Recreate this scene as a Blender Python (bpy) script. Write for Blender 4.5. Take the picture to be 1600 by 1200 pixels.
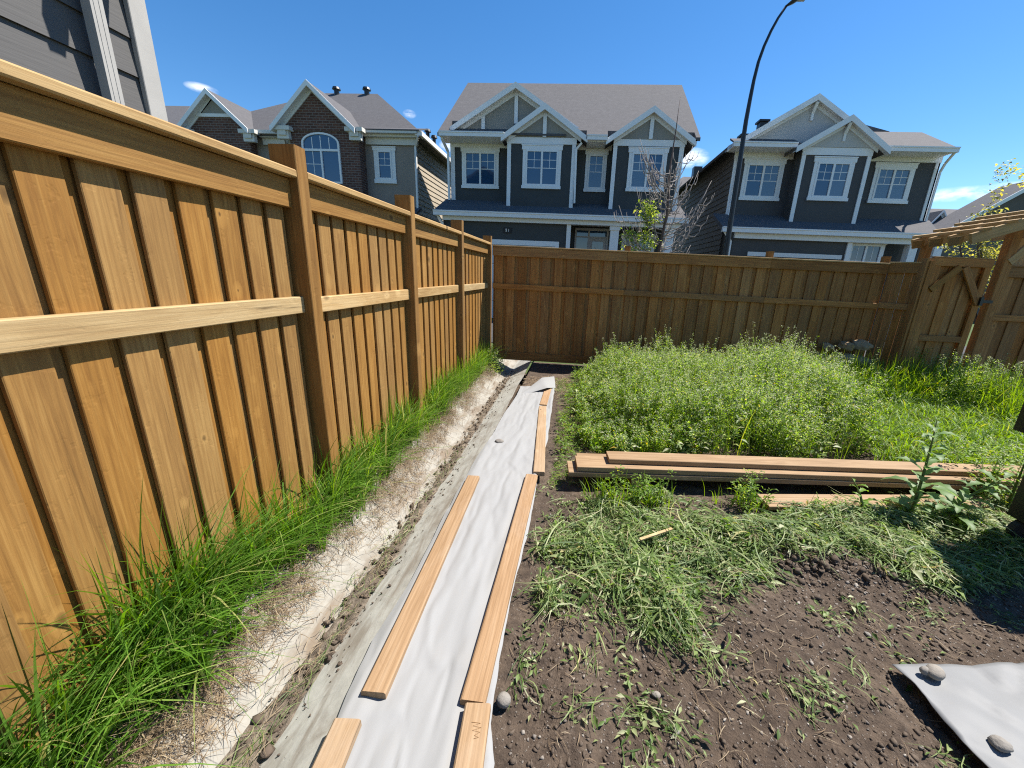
import bpy, math, random
import numpy as np
from mathutils import Matrix, Vector
random.seed(7)
RNG = np.random.default_rng(11)
SC = bpy.context.scene
COL = SC.collection
for o in list(bpy.data.objects):
    bpy.data.objects.remove(o)

# ------------------------------------------------------------------ camera
EYE = 1.53
YAW, PITCH, ROLL = 0.0733, 0.2778, 0.045
FPX, CXP, CYP = 603.0, 847.0, 600.0           # focal length and principal point in photo pixels (1600 x 1200)
_cy, _sy, _cp, _sp = math.cos(YAW), math.sin(YAW), math.cos(PITCH), math.sin(PITCH)
FWD = Vector((-_sy * _cp, _cy * _cp, -_sp)); RGT = Vector((_cy, _sy, 0)); UPV = RGT.cross(FWD)
R2 = RGT * math.cos(ROLL) + UPV * math.sin(ROLL)
U2 = -RGT * math.sin(ROLL) + UPV * math.cos(ROLL)
cam_data = bpy.data.cameras.new('camera')
cam = bpy.data.objects.new('camera', cam_data); COL.objects.link(cam)
cam.matrix_world = Matrix(((R2.x, U2.x, -FWD.x, 0), (R2.y, U2.y, -FWD.y, 0), (R2.z, U2.z, -FWD.z, EYE), (0, 0, 0, 1)))
cam_data.sensor_fit = 'HORIZONTAL'; cam_data.sensor_width = 36.0
cam_data.lens = FPX / 1600 * 36.0
cam_data.shift_x = (800 - CXP) / 1600
cam_data.clip_start = 0.02; cam_data.clip_end = 2000
SC.camera = cam

# ------------------------------------------------------------------ sky, sun, exposure
SUN = Vector((0.556, 0.286, 1.0)).normalized()        # towards the sun
SUN_EL = math.asin(SUN.z); SUN_AZ = math.atan2(SUN.x, SUN.y)
world = bpy.data.worlds.new('World'); SC.world = world; world.use_nodes = True
wt = world.node_tree
for n in list(wt.nodes): wt.nodes.remove(n)
def wn(t, **k):
    n = wt.nodes.new(t)
    for a, b in k.items(): setattr(n, a, b)
    return n
w_out = wn('ShaderNodeOutputWorld'); w_bg = wn('ShaderNodeBackground')
sky = wn('ShaderNodeTexSky'); sky.sky_type = 'NISHITA'; sky.sun_disc = False
sky.sun_elevation = SUN_EL; sky.sun_rotation = SUN_AZ
sky.altitude = 1100; sky.air_density = 1.0; sky.dust_density = 0.3; sky.ozone_density = 2.2
w_hs = wn('ShaderNodeHueSaturation'); w_hs.inputs['Saturation'].default_value = 1.3; w_hs.inputs['Value'].default_value = 1.0
wt.links.new(sky.outputs[0], w_hs.inputs['Color'])
w_bg.inputs['Strength'].default_value = 0.093
SKY_MIX = []
wt.links.new(w_bg.outputs[0], w_out.inputs[0])

sun_data = bpy.data.lights.new('sun', 'SUN'); sun_data.energy = 5.0; sun_data.angle = math.radians(0.53)
sun_data.color = (1.0, 0.955, 0.88)
sun = bpy.data.objects.new('sun', sun_data); COL.objects.link(sun)
sun.rotation_euler = (-SUN).to_track_quat('-Z', 'Y').to_euler(); sun.location = (6, 4, 20)

SC.view_settings.view_transform = 'Standard'; SC.view_settings.look = 'None'
SC.view_settings.exposure = 1.03; SC.view_settings.gamma = 1.0; SC.view_settings.use_curve_mapping = False
SC.render.resolution_x = 1024; SC.render.resolution_y = 768
SC.cycles.use_denoising = False; SC.cycles.pixel_filter_type = 'BLACKMAN_HARRIS'; SC.cycles.filter_width = 1.15
SC.cycles.max_bounces = 4; SC.cycles.diffuse_bounces = 2; SC.cycles.glossy_bounces = 2; SC.cycles.transmission_bounces = 3; SC.cycles.transparent_max_bounces = 4

# ------------------------------------------------------------------ photo pixel -> place
def ray(u, v):
    return FWD + R2 * ((u - CXP) / FPX) - U2 * ((v - CYP) / FPX)
def gz(u, v, z=0.0):
    d = ray(u, v); t = (z - EYE) / d.z
    return Vector((d.x * t, d.y * t, z))
def gy(u, v, y):
    d = ray(u, v); t = y / d.y
    return Vector((d.x * t, y, EYE + d.z * t))

# clouds: a few small low wisps, in the directions the photograph shows and on round the horizon
def add_clouds():
    tc = wn('ShaderNodeTexCoord')
    nz = wn('ShaderNodeTexNoise'); nz.inputs['Scale'].default_value = 26; nz.inputs['Detail'].default_value = 6; nz.inputs['Roughness'].default_value = .62
    mp = wn('ShaderNodeMapping'); mp.inputs['Scale'].default_value = (1, 1, 2.6)
    wt.links.new(tc.outputs['Generated'], mp.inputs[0]); wt.links.new(mp.outputs[0], nz.inputs['Vector'])
    total = None
    spots = [((315, 138), .024, .008, .8), ((640, 178), .014, .008, .8), ((1079, 247), .040, .020, 1.15), ((1500, 303), .075, .012, .8), ((1590, 293), .07, .010, .7), ((700, 228), .02, .012, .8)]
    dirs = [(ray(*p).normalized(), a, b, s) for p, a, b, s in spots]
    for k in range(9):
        az = math.radians(95 + k * 27 + random.uniform(-8, 8)); el = math.radians(random.uniform(9, 22))
        dirs.append((Vector((math.sin(az) * math.cos(el), math.cos(az) * math.cos(el), math.sin(el))), random.uniform(.05, .12), random.uniform(.012, .022), .9))
    for d, a, b, s in dirs:
        side = Vector((d.y, -d.x, 0)).normalized(); up = side.cross(d) * -1
        if up.z < 0: up = -up
        sub = wn('ShaderNodeVectorMath', operation='SUBTRACT'); sub.inputs[1].default_value = d
        wt.links.new(tc.outputs['Generated'], sub.inputs[0])
        acc = []
        for ax, r in ((side, a), (up, b)):
            dt = wn('ShaderNodeVectorMath', operation='DOT_PRODUCT'); dt.inputs[1].default_value = ax / r
            wt.links.new(sub.outputs[0], dt.inputs[0])
            pw = wn('ShaderNodeMath', operation='POWER'); pw.inputs[1].default_value = 2
            ab = wn('ShaderNodeMath', operation='ABSOLUTE'); wt.links.new(dt.outputs['Value'], ab.inputs[0]); wt.links.new(ab.outputs[0], pw.inputs[0]); acc.append(pw)
        ad = wn('ShaderNodeMath', operation='ADD'); wt.links.new(acc[0].outputs[0], ad.inputs[0]); wt.links.new(acc[1].outputs[0], ad.inputs[1])
        # keep to this side of the sky
        fd = wn('ShaderNodeVectorMath', operation='DOT_PRODUCT'); fd.inputs[1].default_value = d; wt.links.new(tc.outputs['Generated'], fd.inputs[0])
        gt = wn('ShaderNodeMath', operation='GREATER_THAN'); gt.inputs[1].default_value = .8; wt.links.new(fd.outputs['Value'], gt.inputs[0])
        mr = wn('ShaderNodeMapRange'); mr.inputs['From Min'].default_value = 1.0; mr.inputs['From Max'].default_value = 0.0; mr.inputs['To Max'].default_value = s
        wt.links.new(ad.outputs[0], mr.inputs['Value'])
        ml = wn('ShaderNodeMath', operation='MULTIPLY'); wt.links.new(mr.outputs[0], ml.inputs[0]); wt.links.new(gt.outputs[0], ml.inputs[1])
        if total is None: total = ml
        else:
            mx = wn('ShaderNodeMath', operation='MAXIMUM'); wt.links.new(total.outputs[0], mx.inputs[0]); wt.links.new(ml.outputs[0], mx.inputs[1]); total = mx
    nr = wn('ShaderNodeMapRange'); nr.inputs['From Min'].default_value = .34; nr.inputs['From Max'].default_value = .62
    wt.links.new(nz.outputs['Fac'], nr.inputs['Value'])
    ml = wn('ShaderNodeMath', operation='MULTIPLY', use_clamp=True); wt.links.new(total.outputs[0], ml.inputs[0]); wt.links.new(nr.outputs[0], ml.inputs[1])
    mix = wn('ShaderNodeMix', data_type='RGBA'); mix.inputs['B'].default_value = (7.5, 7.8, 8.2, 1)
    wt.links.new(ml.outputs[0], mix.inputs['Factor']); wt.links.new(w_hs.outputs[0], mix.inputs['A'])
    wt.links.new(mix.outputs['Result'], w_bg.inputs['Color'])
add_clouds()

# ------------------------------------------------------------------ material helpers
MATS = {}
class NT:
    def __init__(self, name):
        self.m = bpy.data.materials.new(name); self.m.use_nodes = True
        self.t = self.m.node_tree; self.n = self.t.nodes
        self.b = self.n['Principled BSDF']
    def node(self, t, **k):
        n = self.n.new(t)
        for a, b in k.items():
            if a.startswith('i_'):
                n.inputs[a[2:].replace('_', ' ')].default_value = b
            else: setattr(n, a, b)
        return n
    def link(self, a, b): self.t.links.new(a, b)
    def ramp(self, src, stops):
        r = self.node('ShaderNodeValToRGB'); e = r.color_ramp.elements
        while len(e) < len(stops): e.new(.5)
        for q, (p, c) in zip(e, stops):
            q.position = p; q.color = (c[0], c[1], c[2], 1) if not isinstance(c, (int, float)) else (c, c, c, 1)
        self.link(src, r.inputs[0]); return r.outputs[0]
    def coords(self, scale=(1, 1, 1), kind='Object', rnd=0.0):
        tc = self.node('ShaderNodeTexCoord'); mp = self.node('ShaderNodeMapping'); mp.inputs['Scale'].default_value = scale
        src = tc.outputs[kind]
        if rnd:
            oi = self.node('ShaderNodeObjectInfo'); cb = self.node('ShaderNodeCombineXYZ')
            for i, k in enumerate((37.0, 53.0, 71.0)):
                m = self.node('ShaderNodeMath', operation='MULTIPLY'); m.inputs[1].default_value = k * rnd
                self.link(oi.outputs['Random'], m.inputs[0]); self.link(m.outputs[0], cb.inputs[i])
            ad = self.node('ShaderNodeVectorMath', operation='ADD'); self.link(src, ad.inputs[0]); self.link(cb.outputs[0], ad.inputs[1]); src = ad.outputs[0]
        self.link(src, mp.inputs[0]); return mp.outputs[0]
    def noise(self, vec, scale, detail=4, rough=.55, dist=0.0):
        n = self.node('ShaderNodeTexNoise'); n.inputs['Scale'].default_value = scale; n.inputs['Detail'].default_value = detail
        n.inputs['Roughness'].default_value = rough; n.inputs['Distortion'].default_value = dist
        self.link(vec, n.inputs['Vector']); return n.outputs['Fac']
    def mix(self, fac, a, b, mode='MIX'):
        m = self.node('ShaderNodeMix', data_type='RGBA', blend_type=mode)
        for s, v in (('Factor', fac), ('A', a), ('B', b)):
            if hasattr(v, 'node'): self.link(v, m.inputs[s])
            else: m.inputs[s].default_value = v if s == 'Factor' else (v[0], v[1], v[2], 1)
        return m.outputs['Result']
    def math(self, op, a, b=None, clamp=False):
        m = self.node('ShaderNodeMath', operation=op, use_clamp=clamp)
        for i, v in enumerate((a, b)):
            if v is None: continue
            if hasattr(v, 'node'): self.link(v, m.inputs[i])
            else: m.inputs[i].default_value = v
        return m.outputs[0]
    def color(self, c):
        if hasattr(c, 'node'): self.link(c, self.b.inputs['Base Color'])
        else: self.b.inputs['Base Color'].default_value = (c[0], c[1], c[2], 1)
    def bump(self, h, strength=.4, dist=.01):
        b = self.node('ShaderNodeBump'); b.inputs['Strength'].default_value = strength; b.inputs['Distance'].default_value = dist
        self.link(h, b.inputs['Height']); self.link(b.outputs[0], self.b.inputs['Normal'])
    def rough(self, r, spec=.4):
        self.b.inputs['Roughness'].default_value = r; self.b.inputs['Specular IOR Level'].default_value = spec
def mk(name):
    n = NT(name); MATS[name] = n.m; return n

def wood(name, dark, mid, light, knots=.5, var=.25, grain=1.0, rough=.72, wear=None):
    n = mk(name)
    v = n.coords((1.1, 17 * grain, 17 * grain), rnd=1)
    g1 = n.noise(v, 1.6, 5, .6, 1.2)
    v2 = n.coords((2.6, 95, 95), rnd=1); g2 = n.noise(v2, 1.7, 4, .7, .3)
    v3 = n.coords((1.4, 3.0, 3.0), rnd=1); g3 = n.noise(v3, 1.3, 3, .5)
    f = n.math('ADD', n.math('MULTIPLY', g1, .48), n.math('ADD', n.math('MULTIPLY', g2, .36), n.math('MULTIPLY', g3, .22)))
    c = n.ramp(f, [(.40, dark), (.53, mid), (.65, light)])
    # cathedral rings
    vw = n.coords((.55, 7.5, 7.5), rnd=1)
    wv = n.node('ShaderNodeTexWave', wave_type='BANDS', bands_direction='Y'); wv.inputs['Scale'].default_value = 2.2; wv.inputs['Distortion'].default_value = 5.5; wv.inputs['Detail'].default_value = 2; wv.inputs['Detail Scale'].default_value = .8
    n.link(vw, wv.inputs['Vector'])
    c = n.mix(n.math('MULTIPLY', n.math('POWER', wv.outputs['Fac'], 3.0), .30), c, [x * .62 for x in mid], 'MIX')
    # knots
    vk = n.coords((5.2, 8.5, 0), rnd=1)
    vo = n.node('ShaderNodeTexVoronoi', feature='F1'); vo.inputs['Scale'].default_value = 1.0; vo.inputs['Randomness'].default_value = 1
    n.link(vk, vo.inputs['Vector'])
    sep = n.node('ShaderNodeSeparateColor'); n.link(vo.outputs['Color'], sep.inputs[0])
    has = n.math('GREATER_THAN', sep.outputs[0], 1 - knots * .62)
    rad = n.math('MULTIPLY', n.math('ADD', n.math('MULTIPLY', n.math('POWER', sep.outputs[1], 2.5), .17), .115), has)
    mr = n.node('ShaderNodeMapRange', clamp=True); n.link(vo.outputs['Distance'], mr.inputs['Value'])
    mr.inputs['From Min'].default_value = 0; n.link(n.math('MULTIPLY', rad, n.math('ADD', n.math('MULTIPLY', sep.outputs[2], .55), .25)), mr.inputs['From Max']); mr.inputs['To Min'].default_value = 1; mr.inputs['To Max'].default_value = 0
    kn = n.math('MULTIPLY', n.math('POWER', mr.outputs[0], .6), has)
    mr2 = n.node('ShaderNodeMapRange', clamp=True); n.link(vo.outputs['Distance'], mr2.inputs['Value']); mr2.inputs['From Min'].default_value = 0; n.link(n.math('MULTIPLY', rad, 1.35), mr2.inputs['From Max']); mr2.inputs['To Min'].default_value = 1; mr2.inputs['To Max'].default_value = 0
    c = n.mix(n.math('MULTIPLY', n.math('MULTIPLY', n.math('POWER', mr2.outputs[0], .5), has), .62), c, [min(1, x * 1.22) for x in light])
    c = n.mix(n.math('MULTIPLY', kn, .95), c, [x * .26 for x in dark])
    if wear:
        vw2 = n.coords((.9, 2.5, 2.5), rnd=1); wf = n.noise(vw2, 2.0, 5, .7, .6)
        c = n.mix(n.ramp(wf, [(.52, 0.0), (.72, .6)]), c, wear)
    ck = n.noise(n.coords((.8, 38, 38), rnd=1), 1.0, 5, .6, .8); c = n.mix(n.ramp(ck, [(.27, .75), (.35, 0.0)]), c, [x * .42 for x in dark])
    oi = n.node('ShaderNodeObjectInfo')
    hs = n.node('ShaderNodeHueSaturation')
    n.link(n.math('ADD', n.math('MULTIPLY', oi.outputs['Random'], var), 1 - var * .5), hs.inputs['Value'])
    rr = n.math('FRACT', n.math('MULTIPLY', oi.outputs['Random'], 17.31))
    n.link(n.math('ADD', n.math('MULTIPLY', rr, .007), .4965), hs.inputs['Hue'])
    n.link(n.math('ADD', n.math('MULTIPLY', rr, -.10), 1.04), hs.inputs['Saturation'])
    n.link(c, hs.inputs['Color']); n.color(hs.outputs[0])
    n.rough(rough, .3)
    dent = n.noise(n.coords((14, 16, 16), rnd=1), 1.0, 3, .6)
    n.bump(n.math('ADD', n.math('MULTIPLY', n.ramp(dent, [(.28, 0.0), (.40, 1.0)]), .8), n.math('ADD', g2, n.math('MULTIPLY', g1, .7))), .28, .004)
    return n.m
wood('fence_wood', (.185, .086, .019), (.262, .130, .030), (.325, .176, .047), knots=.95, var=.18)
wood('back_fence_wood', (.195, .083, .023), (.30, .140, .040), (.385, .20, .064), knots=.9, var=.42)
wood('rail_wood', (.31, .19, .078), (.41, .272, .122), (.475, .34, .172), knots=.8, var=.14, grain=.6)
wood('cap_wood', (.28, .16, .058), (.38, .235, .092), (.45, .30, .132), knots=.4, var=.12)
wood('post_wood', (.155, .076, .020), (.225, .116, .032), (.285, .160, .05), knots=.4, var=.14)
wood('lumber_wood', (.235, .138, .066), (.305, .190, .099), (.36, .24, .138), knots=.85, var=.14, wear=(.35, .25, .165))
wood('stack_wood', (.205, .125, .062), (.285, .186, .100), (.35, .24, .14), knots=.5, var=.22)

def paint(name, c, rough=.6, amount=.10, scale=2.0, spec=.35, bump=.0):
    n = mk(name); v = n.coords((1, 1, 1)); f = n.noise(v, scale, 5, .6)
    n.color(n.mix(n.ramp(f, [(.3, 0.0), (.7, 1.0)]), [x * (1 - amount) for x in c], [min(1, x * (1 + amount)) for x in c]))
    n.rough(rough, spec)
    if bump:
        f2 = n.noise(v, 60, 3); n.bump(f2, bump, .004)
    return n.m
paint('white_trim', (.78, .78, .77), .5, .05)
paint('siding_navy', (.050, .054, .054), .65, .10, bump=.1)
paint('siding_charcoal', (.062, .060, .060), .65, .10, bump=.1)
paint('siding_brown', (.105, .090, .080), .65, .10, bump=.1)
paint('siding_tan', (.40, .335, .25), .65, .08)
paint('stucco_taupe', (.265, .225, .19), .85, .08, bump=.2)
paint('gable_taupe', (.27, .25, .215), .75, .07)
paint('gable_light', (.50, .48, .45), .75, .05)
paint('cornice_cream', (.64, .62, .56), .6, .05)
paint('neighbour_siding', (.150, .142, .136), .7, .10, scale=8)
paint('neighbour_trim', (.36, .345, .32), .65, .07, scale=6)
paint('black_metal', (.012, .012, .014), .42, .2, 6, .5)
paint('black_enamel', (.016, .016, .017), .35, .2, 12, .5)
paint('steel', (.42, .42, .43), .35, .1, 6, .6)
paint('plastic_dark', (.02, .02, .022), .6, .2)
paint('garage_white', (.70, .70, .69), .5, .04)
paint('door_grey', (.42, .42, .43), .5, .05)
paint('curtain', (.50, .52, .55), .9, .1, 10)
paint('lens_glass', (.6, .6, .58), .2, .03)
paint('asphalt', (.055, .055, .057), .9, .2, 3, .3, .3)

def neighbour_bump():
    # wood-textured fibre cement boards: streaks along local X
    for nm, c in (('neighbour_siding', (.092, .088, .085)),):
        n = mk(nm); v = n.coords((1.5, 26, 26), rnd=1); f = n.noise(v, 2.0, 4, .6, .5)
        v2 = n.coords((1, 1, 1)); g = n.noise(v2, 2.0, 4)
        n.color(n.mix(g, [x * .88 for x in c], [x * 1.14 for x in c])); n.rough(.7, .3); n.bump(f, .35, .005)
neighbour_bump()

def shingles(name, c):
    n = mk(name)
    v = n.coords((1, 1, 1)); f = n.noise(v, 7, 5, .7); f2 = n.noise(v, 40, 3, .7)
    col = n.mix(n.ramp(f, [(.3, 0.0), (.7, 1.0)]), [x * .78 for x in c], [x * 1.2 for x in c])
    col = n.mix(n.ramp(f2, [(.35, 0.0), (.65, 1.0)]), [x * .8 for x in c], col)
    n.color(col); n.rough(.92, .2)
    w = n.node('ShaderNodeTexWave', wave_type='BANDS', bands_direction='Z', wave_profile='SAW'); w.inputs['Scale'].default_value = 1.45; w.inputs['Distortion'].default_value = .15
    n.link(v, w.inputs['Vector'])
    n.bump(n.math('ADD', w.outputs['Fac'], f2), .5, .012)
shingles('shingle_grey', (.128, .122, .124))
shingles('shingle_dark', (.112, .108, .112))

def brick():
    n = mk('brick_dark')
    tc = n.node('ShaderNodeTexCoord'); sp = n.node('ShaderNodeSeparateXYZ'); n.link(tc.outputs['Object'], sp.inputs[0])
    cb = n.node('ShaderNodeCombineXYZ'); n.link(n.math('ADD', sp.outputs[0], sp.outputs[1]), cb.inputs[0]); n.link(sp.outputs[2], cb.inputs[1])
    b = n.node('ShaderNodeTexBrick'); b.inputs['Scale'].default_value = 1.0; b.inputs['Brick Width'].default_value = .22; b.inputs['Row Height'].default_value = .076
    b.inputs['Mortar Size'].default_value = .011; b.inputs['Color1'].default_value = (.085, .042, .032, 1); b.inputs['Color2'].default_value = (.145, .068, .048, 1); b.inputs['Mortar'].default_value = (.19, .15, .13, 1)
    n.link(cb.outputs[0], b.inputs['Vector']); n.color(b.outputs['Color']); n.rough(.85, .25)
    n.bump(n.math('SUBTRACT', 1.0, b.outputs['Fac']), .5, .01)
brick()

def glass():
    for nm, base in (('window_glass', (.022, .062, .13)), ('window_glass_blind', (.085, .135, .20))):
        n = mk(nm); n.color(base); n.rough(.04, .7); n.b.inputs['IOR'].default_value = 1.6
        n.b.inputs['Coat Weight'].default_value = .2; n.b.inputs['Coat Roughness'].default_value = .03
        v = n.coords((1, 1, 1)); f = n.noise(v, 1.2, 2); n.bump(f, .12, .02)
glass()

def concrete(name, c, dirt, amt):
    n = mk(name); v = n.coords((1, 1, 1))
    a = n.noise(v, 3.0, 6, .65); b = n.noise(v, 22, 5, .65); d = n.noise(n.coords((5, 1.2, 5)), 2.2, 6, .65, .6)
    col = n.mix(n.ramp(b, [(.3, 0.0), (.7, 1.0)]), [x * .86 for x in c], [x * 1.08 for x in c])
    col = n.mix(n.ramp(d, [(.46, 0.0), (.66, amt)]), col, dirt)
    col = n.mix(n.ramp(a, [(.50, 0.0), (.72, amt * .8)]), col, [x * .8 for x in dirt])
    vo = n.node('ShaderNodeTexVoronoi'); vo.inputs['Scale'].default_value = 42; n.link(v, vo.inputs['Vector'])
    pit = n.ramp(vo.outputs['Distance'], [(.06, 1.0), (.16, 0.0)])
    pit = n.math('MULTIPLY', pit, n.ramp(a, [(.45, 0.0), (.6, 1.0)]))
    col = n.mix(n.math('MULTIPLY', pit, .6), col, [x * .45 for x in c])
    n.color(col); n.rough(.9, .25); n.bump(n.math('SUBTRACT', n.math('ADD', b, n.math('MULTIPLY', a, .3)), pit), .28, .006)
concrete('concrete_pale', (.285, .265, .228), (.165, .125, .088), .9)
concrete('concrete_grey', (.345, .335, .298), (.165, .135, .102), .75)

def fabric():
    n = mk('fabric_grey'); v = n.coords((1, 1, 1)); a = n.noise(v, 2.0, 4, .6); b = n.noise(v, 160, 2, .6); s = n.noise(n.coords((9, 2.0, 9)), 2.0, 5, .7)
    col = n.mix(a, (.235, .233, .228), (.278, .276, .270)); col = n.mix(n.ramp(s, [(.54, 0.0), (.74, .40)]), col, (.25, .232, .21))
    n.color(col); n.rough(.75, .25); n.bump(b, .12, .002)
    n.b.inputs['Sheen Weight'].default_value = .15
    n = mk('sheet_plastic'); v = n.coords((1, 1, 1)); a = n.noise(v, 2.5, 4, .6); s = n.noise(v, 14, 5, .7)
    col = n.mix(a, (.165, .166, .166), (.205, .206, .206)); col = n.mix(n.ramp(s, [(.62, 0.0), (.75, .3)]), col, (.20, .18, .16))
    n.color(col); n.rough(.6, .35); n.bump(n.noise(v, 9, 4), .15, .01)
fabric()

def soil():
    n = mk('soil'); v = n.coords((1, 1, 1))
    a = n.noise(v, 1.3, 5, .6); b = n.noise(v, 16, 6, .68); c = n.noise(v, 85, 5, .7)
    col = n.mix(n.ramp(a, [(.35, 0.0), (.66, 1.0)]), (.082, .058, .041), (.142, .105, .076))
    col = n.mix(n.ramp(b, [(.34, 0.0), (.62, 1.0)]), (.05, .036, .027), col)
    col = n.mix(n.math('MULTIPLY', n.ramp(c, [(.58, 0.0), (.72, 1.0)]), .5), col, (.23, .19, .155))
    vo = n.node('ShaderNodeTexVoronoi'); vo.inputs['Scale'].default_value = 95; n.link(v, vo.inputs['Vector'])
    sp = n.node('ShaderNodeSeparateColor'); n.link(vo.outputs['Color'], sp.inputs[0])
    peb = n.math('MULTIPLY', n.math('GREATER_THAN', sp.outputs[0], .86), n.ramp(vo.outputs['Distance'], [(.2, 1.0), (.36, 0.0)]))
    col = n.mix(n.math('MULTIPLY', peb, .8), col, (.27, .235, .20))
    # beyond the yard: mown grass verge
    tc = n.node('ShaderNodeTexCoord'); s3 = n.node('ShaderNodeSeparateXYZ'); n.link(tc.outputs['Object'], s3.inputs[0])
    out = n.math('MAXIMUM', n.math('GREATER_THAN', s3.outputs[1], 6.75), n.math('LESS_THAN', s3.outputs[0], -1.6))
    out = n.math('MAXIMUM', out, n.math('GREATER_THAN', s3.outputs[0], 7.5))
    g = n.mix(b, (.045, .075, .022), (.10, .13, .045))
    n.color(n.mix(out, col, g)); n.rough(.95, .2)
    n.bump(n.math('ADD', n.math('ADD', n.math('MULTIPLY', b, 1.2), n.math('MULTIPLY', c, .8)), n.math('MULTIPLY', peb, .3)), .9, .014)
    n = mk('mud'); v = n.coords((1, 1, 1)); b = n.noise(v, 18, 6, .68); c = n.noise(v, 90, 4, .7)
    n.color(n.mix(n.ramp(b, [(.35, 0.0), (.65, 1.0)]), (.085, .066, .05), (.22, .178, .135))); n.rough(.95, .2); n.bump(n.math('ADD', b, c), .9, .012)
    n = mk('clod'); v = n.coords((1, 1, 1)); b = n.noise(v, 30, 5, .68); ge = n.node('ShaderNodeNewGeometry')
    col = n.mix(b, (.05, .037, .027), (.115, .086, .064)); col = n.mix(n.math('MULTIPLY', ge.outputs['Random Per Island'], .5), col, (.14, .107, .08)); n.color(col)
    n.rough(.95, .2); n.bump(b, .8, .008)
    n = mk('pebble'); ge = n.node('ShaderNodeNewGeometry'); v = n.coords((1, 1, 1)); b = n.noise(v, 60, 4, .6)
    col = n.ramp(ge.outputs['Random Per Island'], [(0, (.10, .085, .07)), (.4, (.20, .175, .15)), (.75, (.26, .225, .185)), (1, (.36, .325, .28))])
    n.color(n.mix(n.math('MULTIPLY', b, .5), col, (.14, .115, .095))); n.rough(.85, .3)
    n = mk('stone'); v = n.coords((1, 1, 1), rnd=1); b = n.noise(v, 9, 6, .65); c = n.noise(v, 60, 4, .65); oi = n.node('ShaderNodeObjectInfo')
    base = n.ramp(oi.outputs['Random'], [(0, (.16, .14, .12)), (.5, (.205, .19, .17)), (1, (.26, .22, .17))])
    col = n.mix(n.ramp(b, [(.35, 0.0), (.65, .8)]), base, (.17, .15, .13)); n.color(n.mix(n.math('MULTIPLY', c, .4), col, (.30, .275, .24))); n.rough(.85, .3); n.bump(n.math('ADD', b, c), .5, .008)
    n = mk('rubble_stone'); v = n.coords((1, 1, 1), rnd=1); b = n.noise(v, 9, 6, .65); n.color(n.mix(b, (.17, .10, .05), (.50, .36, .21))); n.rough(.9, .2); n.bump(b, .8, .02)
soil()

def leafmat(name, stops, trans=.35, rough=.5, dry=None):
    n = mk(name)
    ge = n.node('ShaderNodeNewGeometry'); oi = ge.outputs['Random Per Island']
    col = n.ramp(oi, stops)
    v = n.coords((1, 1, 1)); f = n.noise(v, 3.0, 3)
    col = n.mix(n.math('MULTIPLY', f, .35), col, [x * .6 for x in stops[0][1]])
    n.color(col); n.rough(rough, .28)
    tr = n.node('ShaderNodeBsdfTranslucent'); hs = n.node('ShaderNodeHueSaturation'); hs.inputs['Value'].default_value = 2.1; hs.inputs['Saturation'].default_value = 1.12; hs.inputs['Hue'].default_value = .482
    n.link(col, hs.inputs['Color']); n.link(hs.outputs[0], tr.inputs['Color'])
    mx = n.node('ShaderNodeMixShader'); mx.inputs[0].default_value = trans
    n.link(n.b.outputs[0], mx.inputs[1]); n.link(tr.outputs[0], mx.inputs[2])
    n.link(mx.outputs[0], n.n['Material Output'].inputs['Surface'])
leafmat('grass_green', [(0, (.04, .10, .012)), (.5, (.112, .240, .028)), (.85, (.165, .315, .045)), (.97, (.33, .39, .12)), (1, (.46, .40, .16))], .42)
leafmat('grass_bright', [(0, (.10, .175, .018)), (.5, (.145, .26, .030)), (.9, (.205, .325, .04)), (1, (.36, .34, .06))], .42)
leafmat('weed_green', [(0, (.06, .13, .014)), (.4, (.145, .265, .032)), (.75, (.235, .36, .055)), (.94, (.40, .48, .15)), (1, (.52, .43, .05))], .52)
leafmat('weed_stem', [(0, (.10, .155, .045)), (1, (.18, .22, .08))], .2)
leafmat('weed_head', [(0, (.22, .27, .14)), (.5, (.33, .36, .20)), (1, (.50, .50, .34))], .35)
leafmat('cut_green', [(0, (.045, .085, .020)), (.35, (.125, .195, .05)), (.7, (.23, .30, .10)), (.9, (.38, .41, .20)), (.97, (.50, .50, .32)), (1, (.45, .36, .09))], .34)
leafmat('straw', [(0, (.16, .108, .062)), (.5, (.28, .205, .125)), (1, (.40, .325, .215))], .2, .7)
leafmat('thistle_leaf', [(0, (.10, .18, .06)), (1, (.20, .30, .11))], .4)
leafmat('tree_leaf', [(0, (.13, .21, .035)), (.6, (.24, .33, .06)), (1, (.38, .42, .09))], .4)
leafmat('yellow_leaf', [(0, (.14, .17, .04)), (.5, (.26, .27, .06)), (1, (.46, .42, .08))], .5)
n_ = mk('bark'); v_ = n_.coords((1, 1, 1)); f_ = n_.noise(v_, 14, 4); n_.color(n_.mix(f_, (.20, .17, .15), (.40, .36, .33))); n_.rough(.85, .25)
n_ = mk('bark_dark'); v_ = n_.coords((1, 1, 1)); f_ = n_.noise(v_, 14, 4); n_.color(n_.mix(f_, (.07, .05, .045), (.16, .12, .105))); n_.rough(.85, .25)

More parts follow.
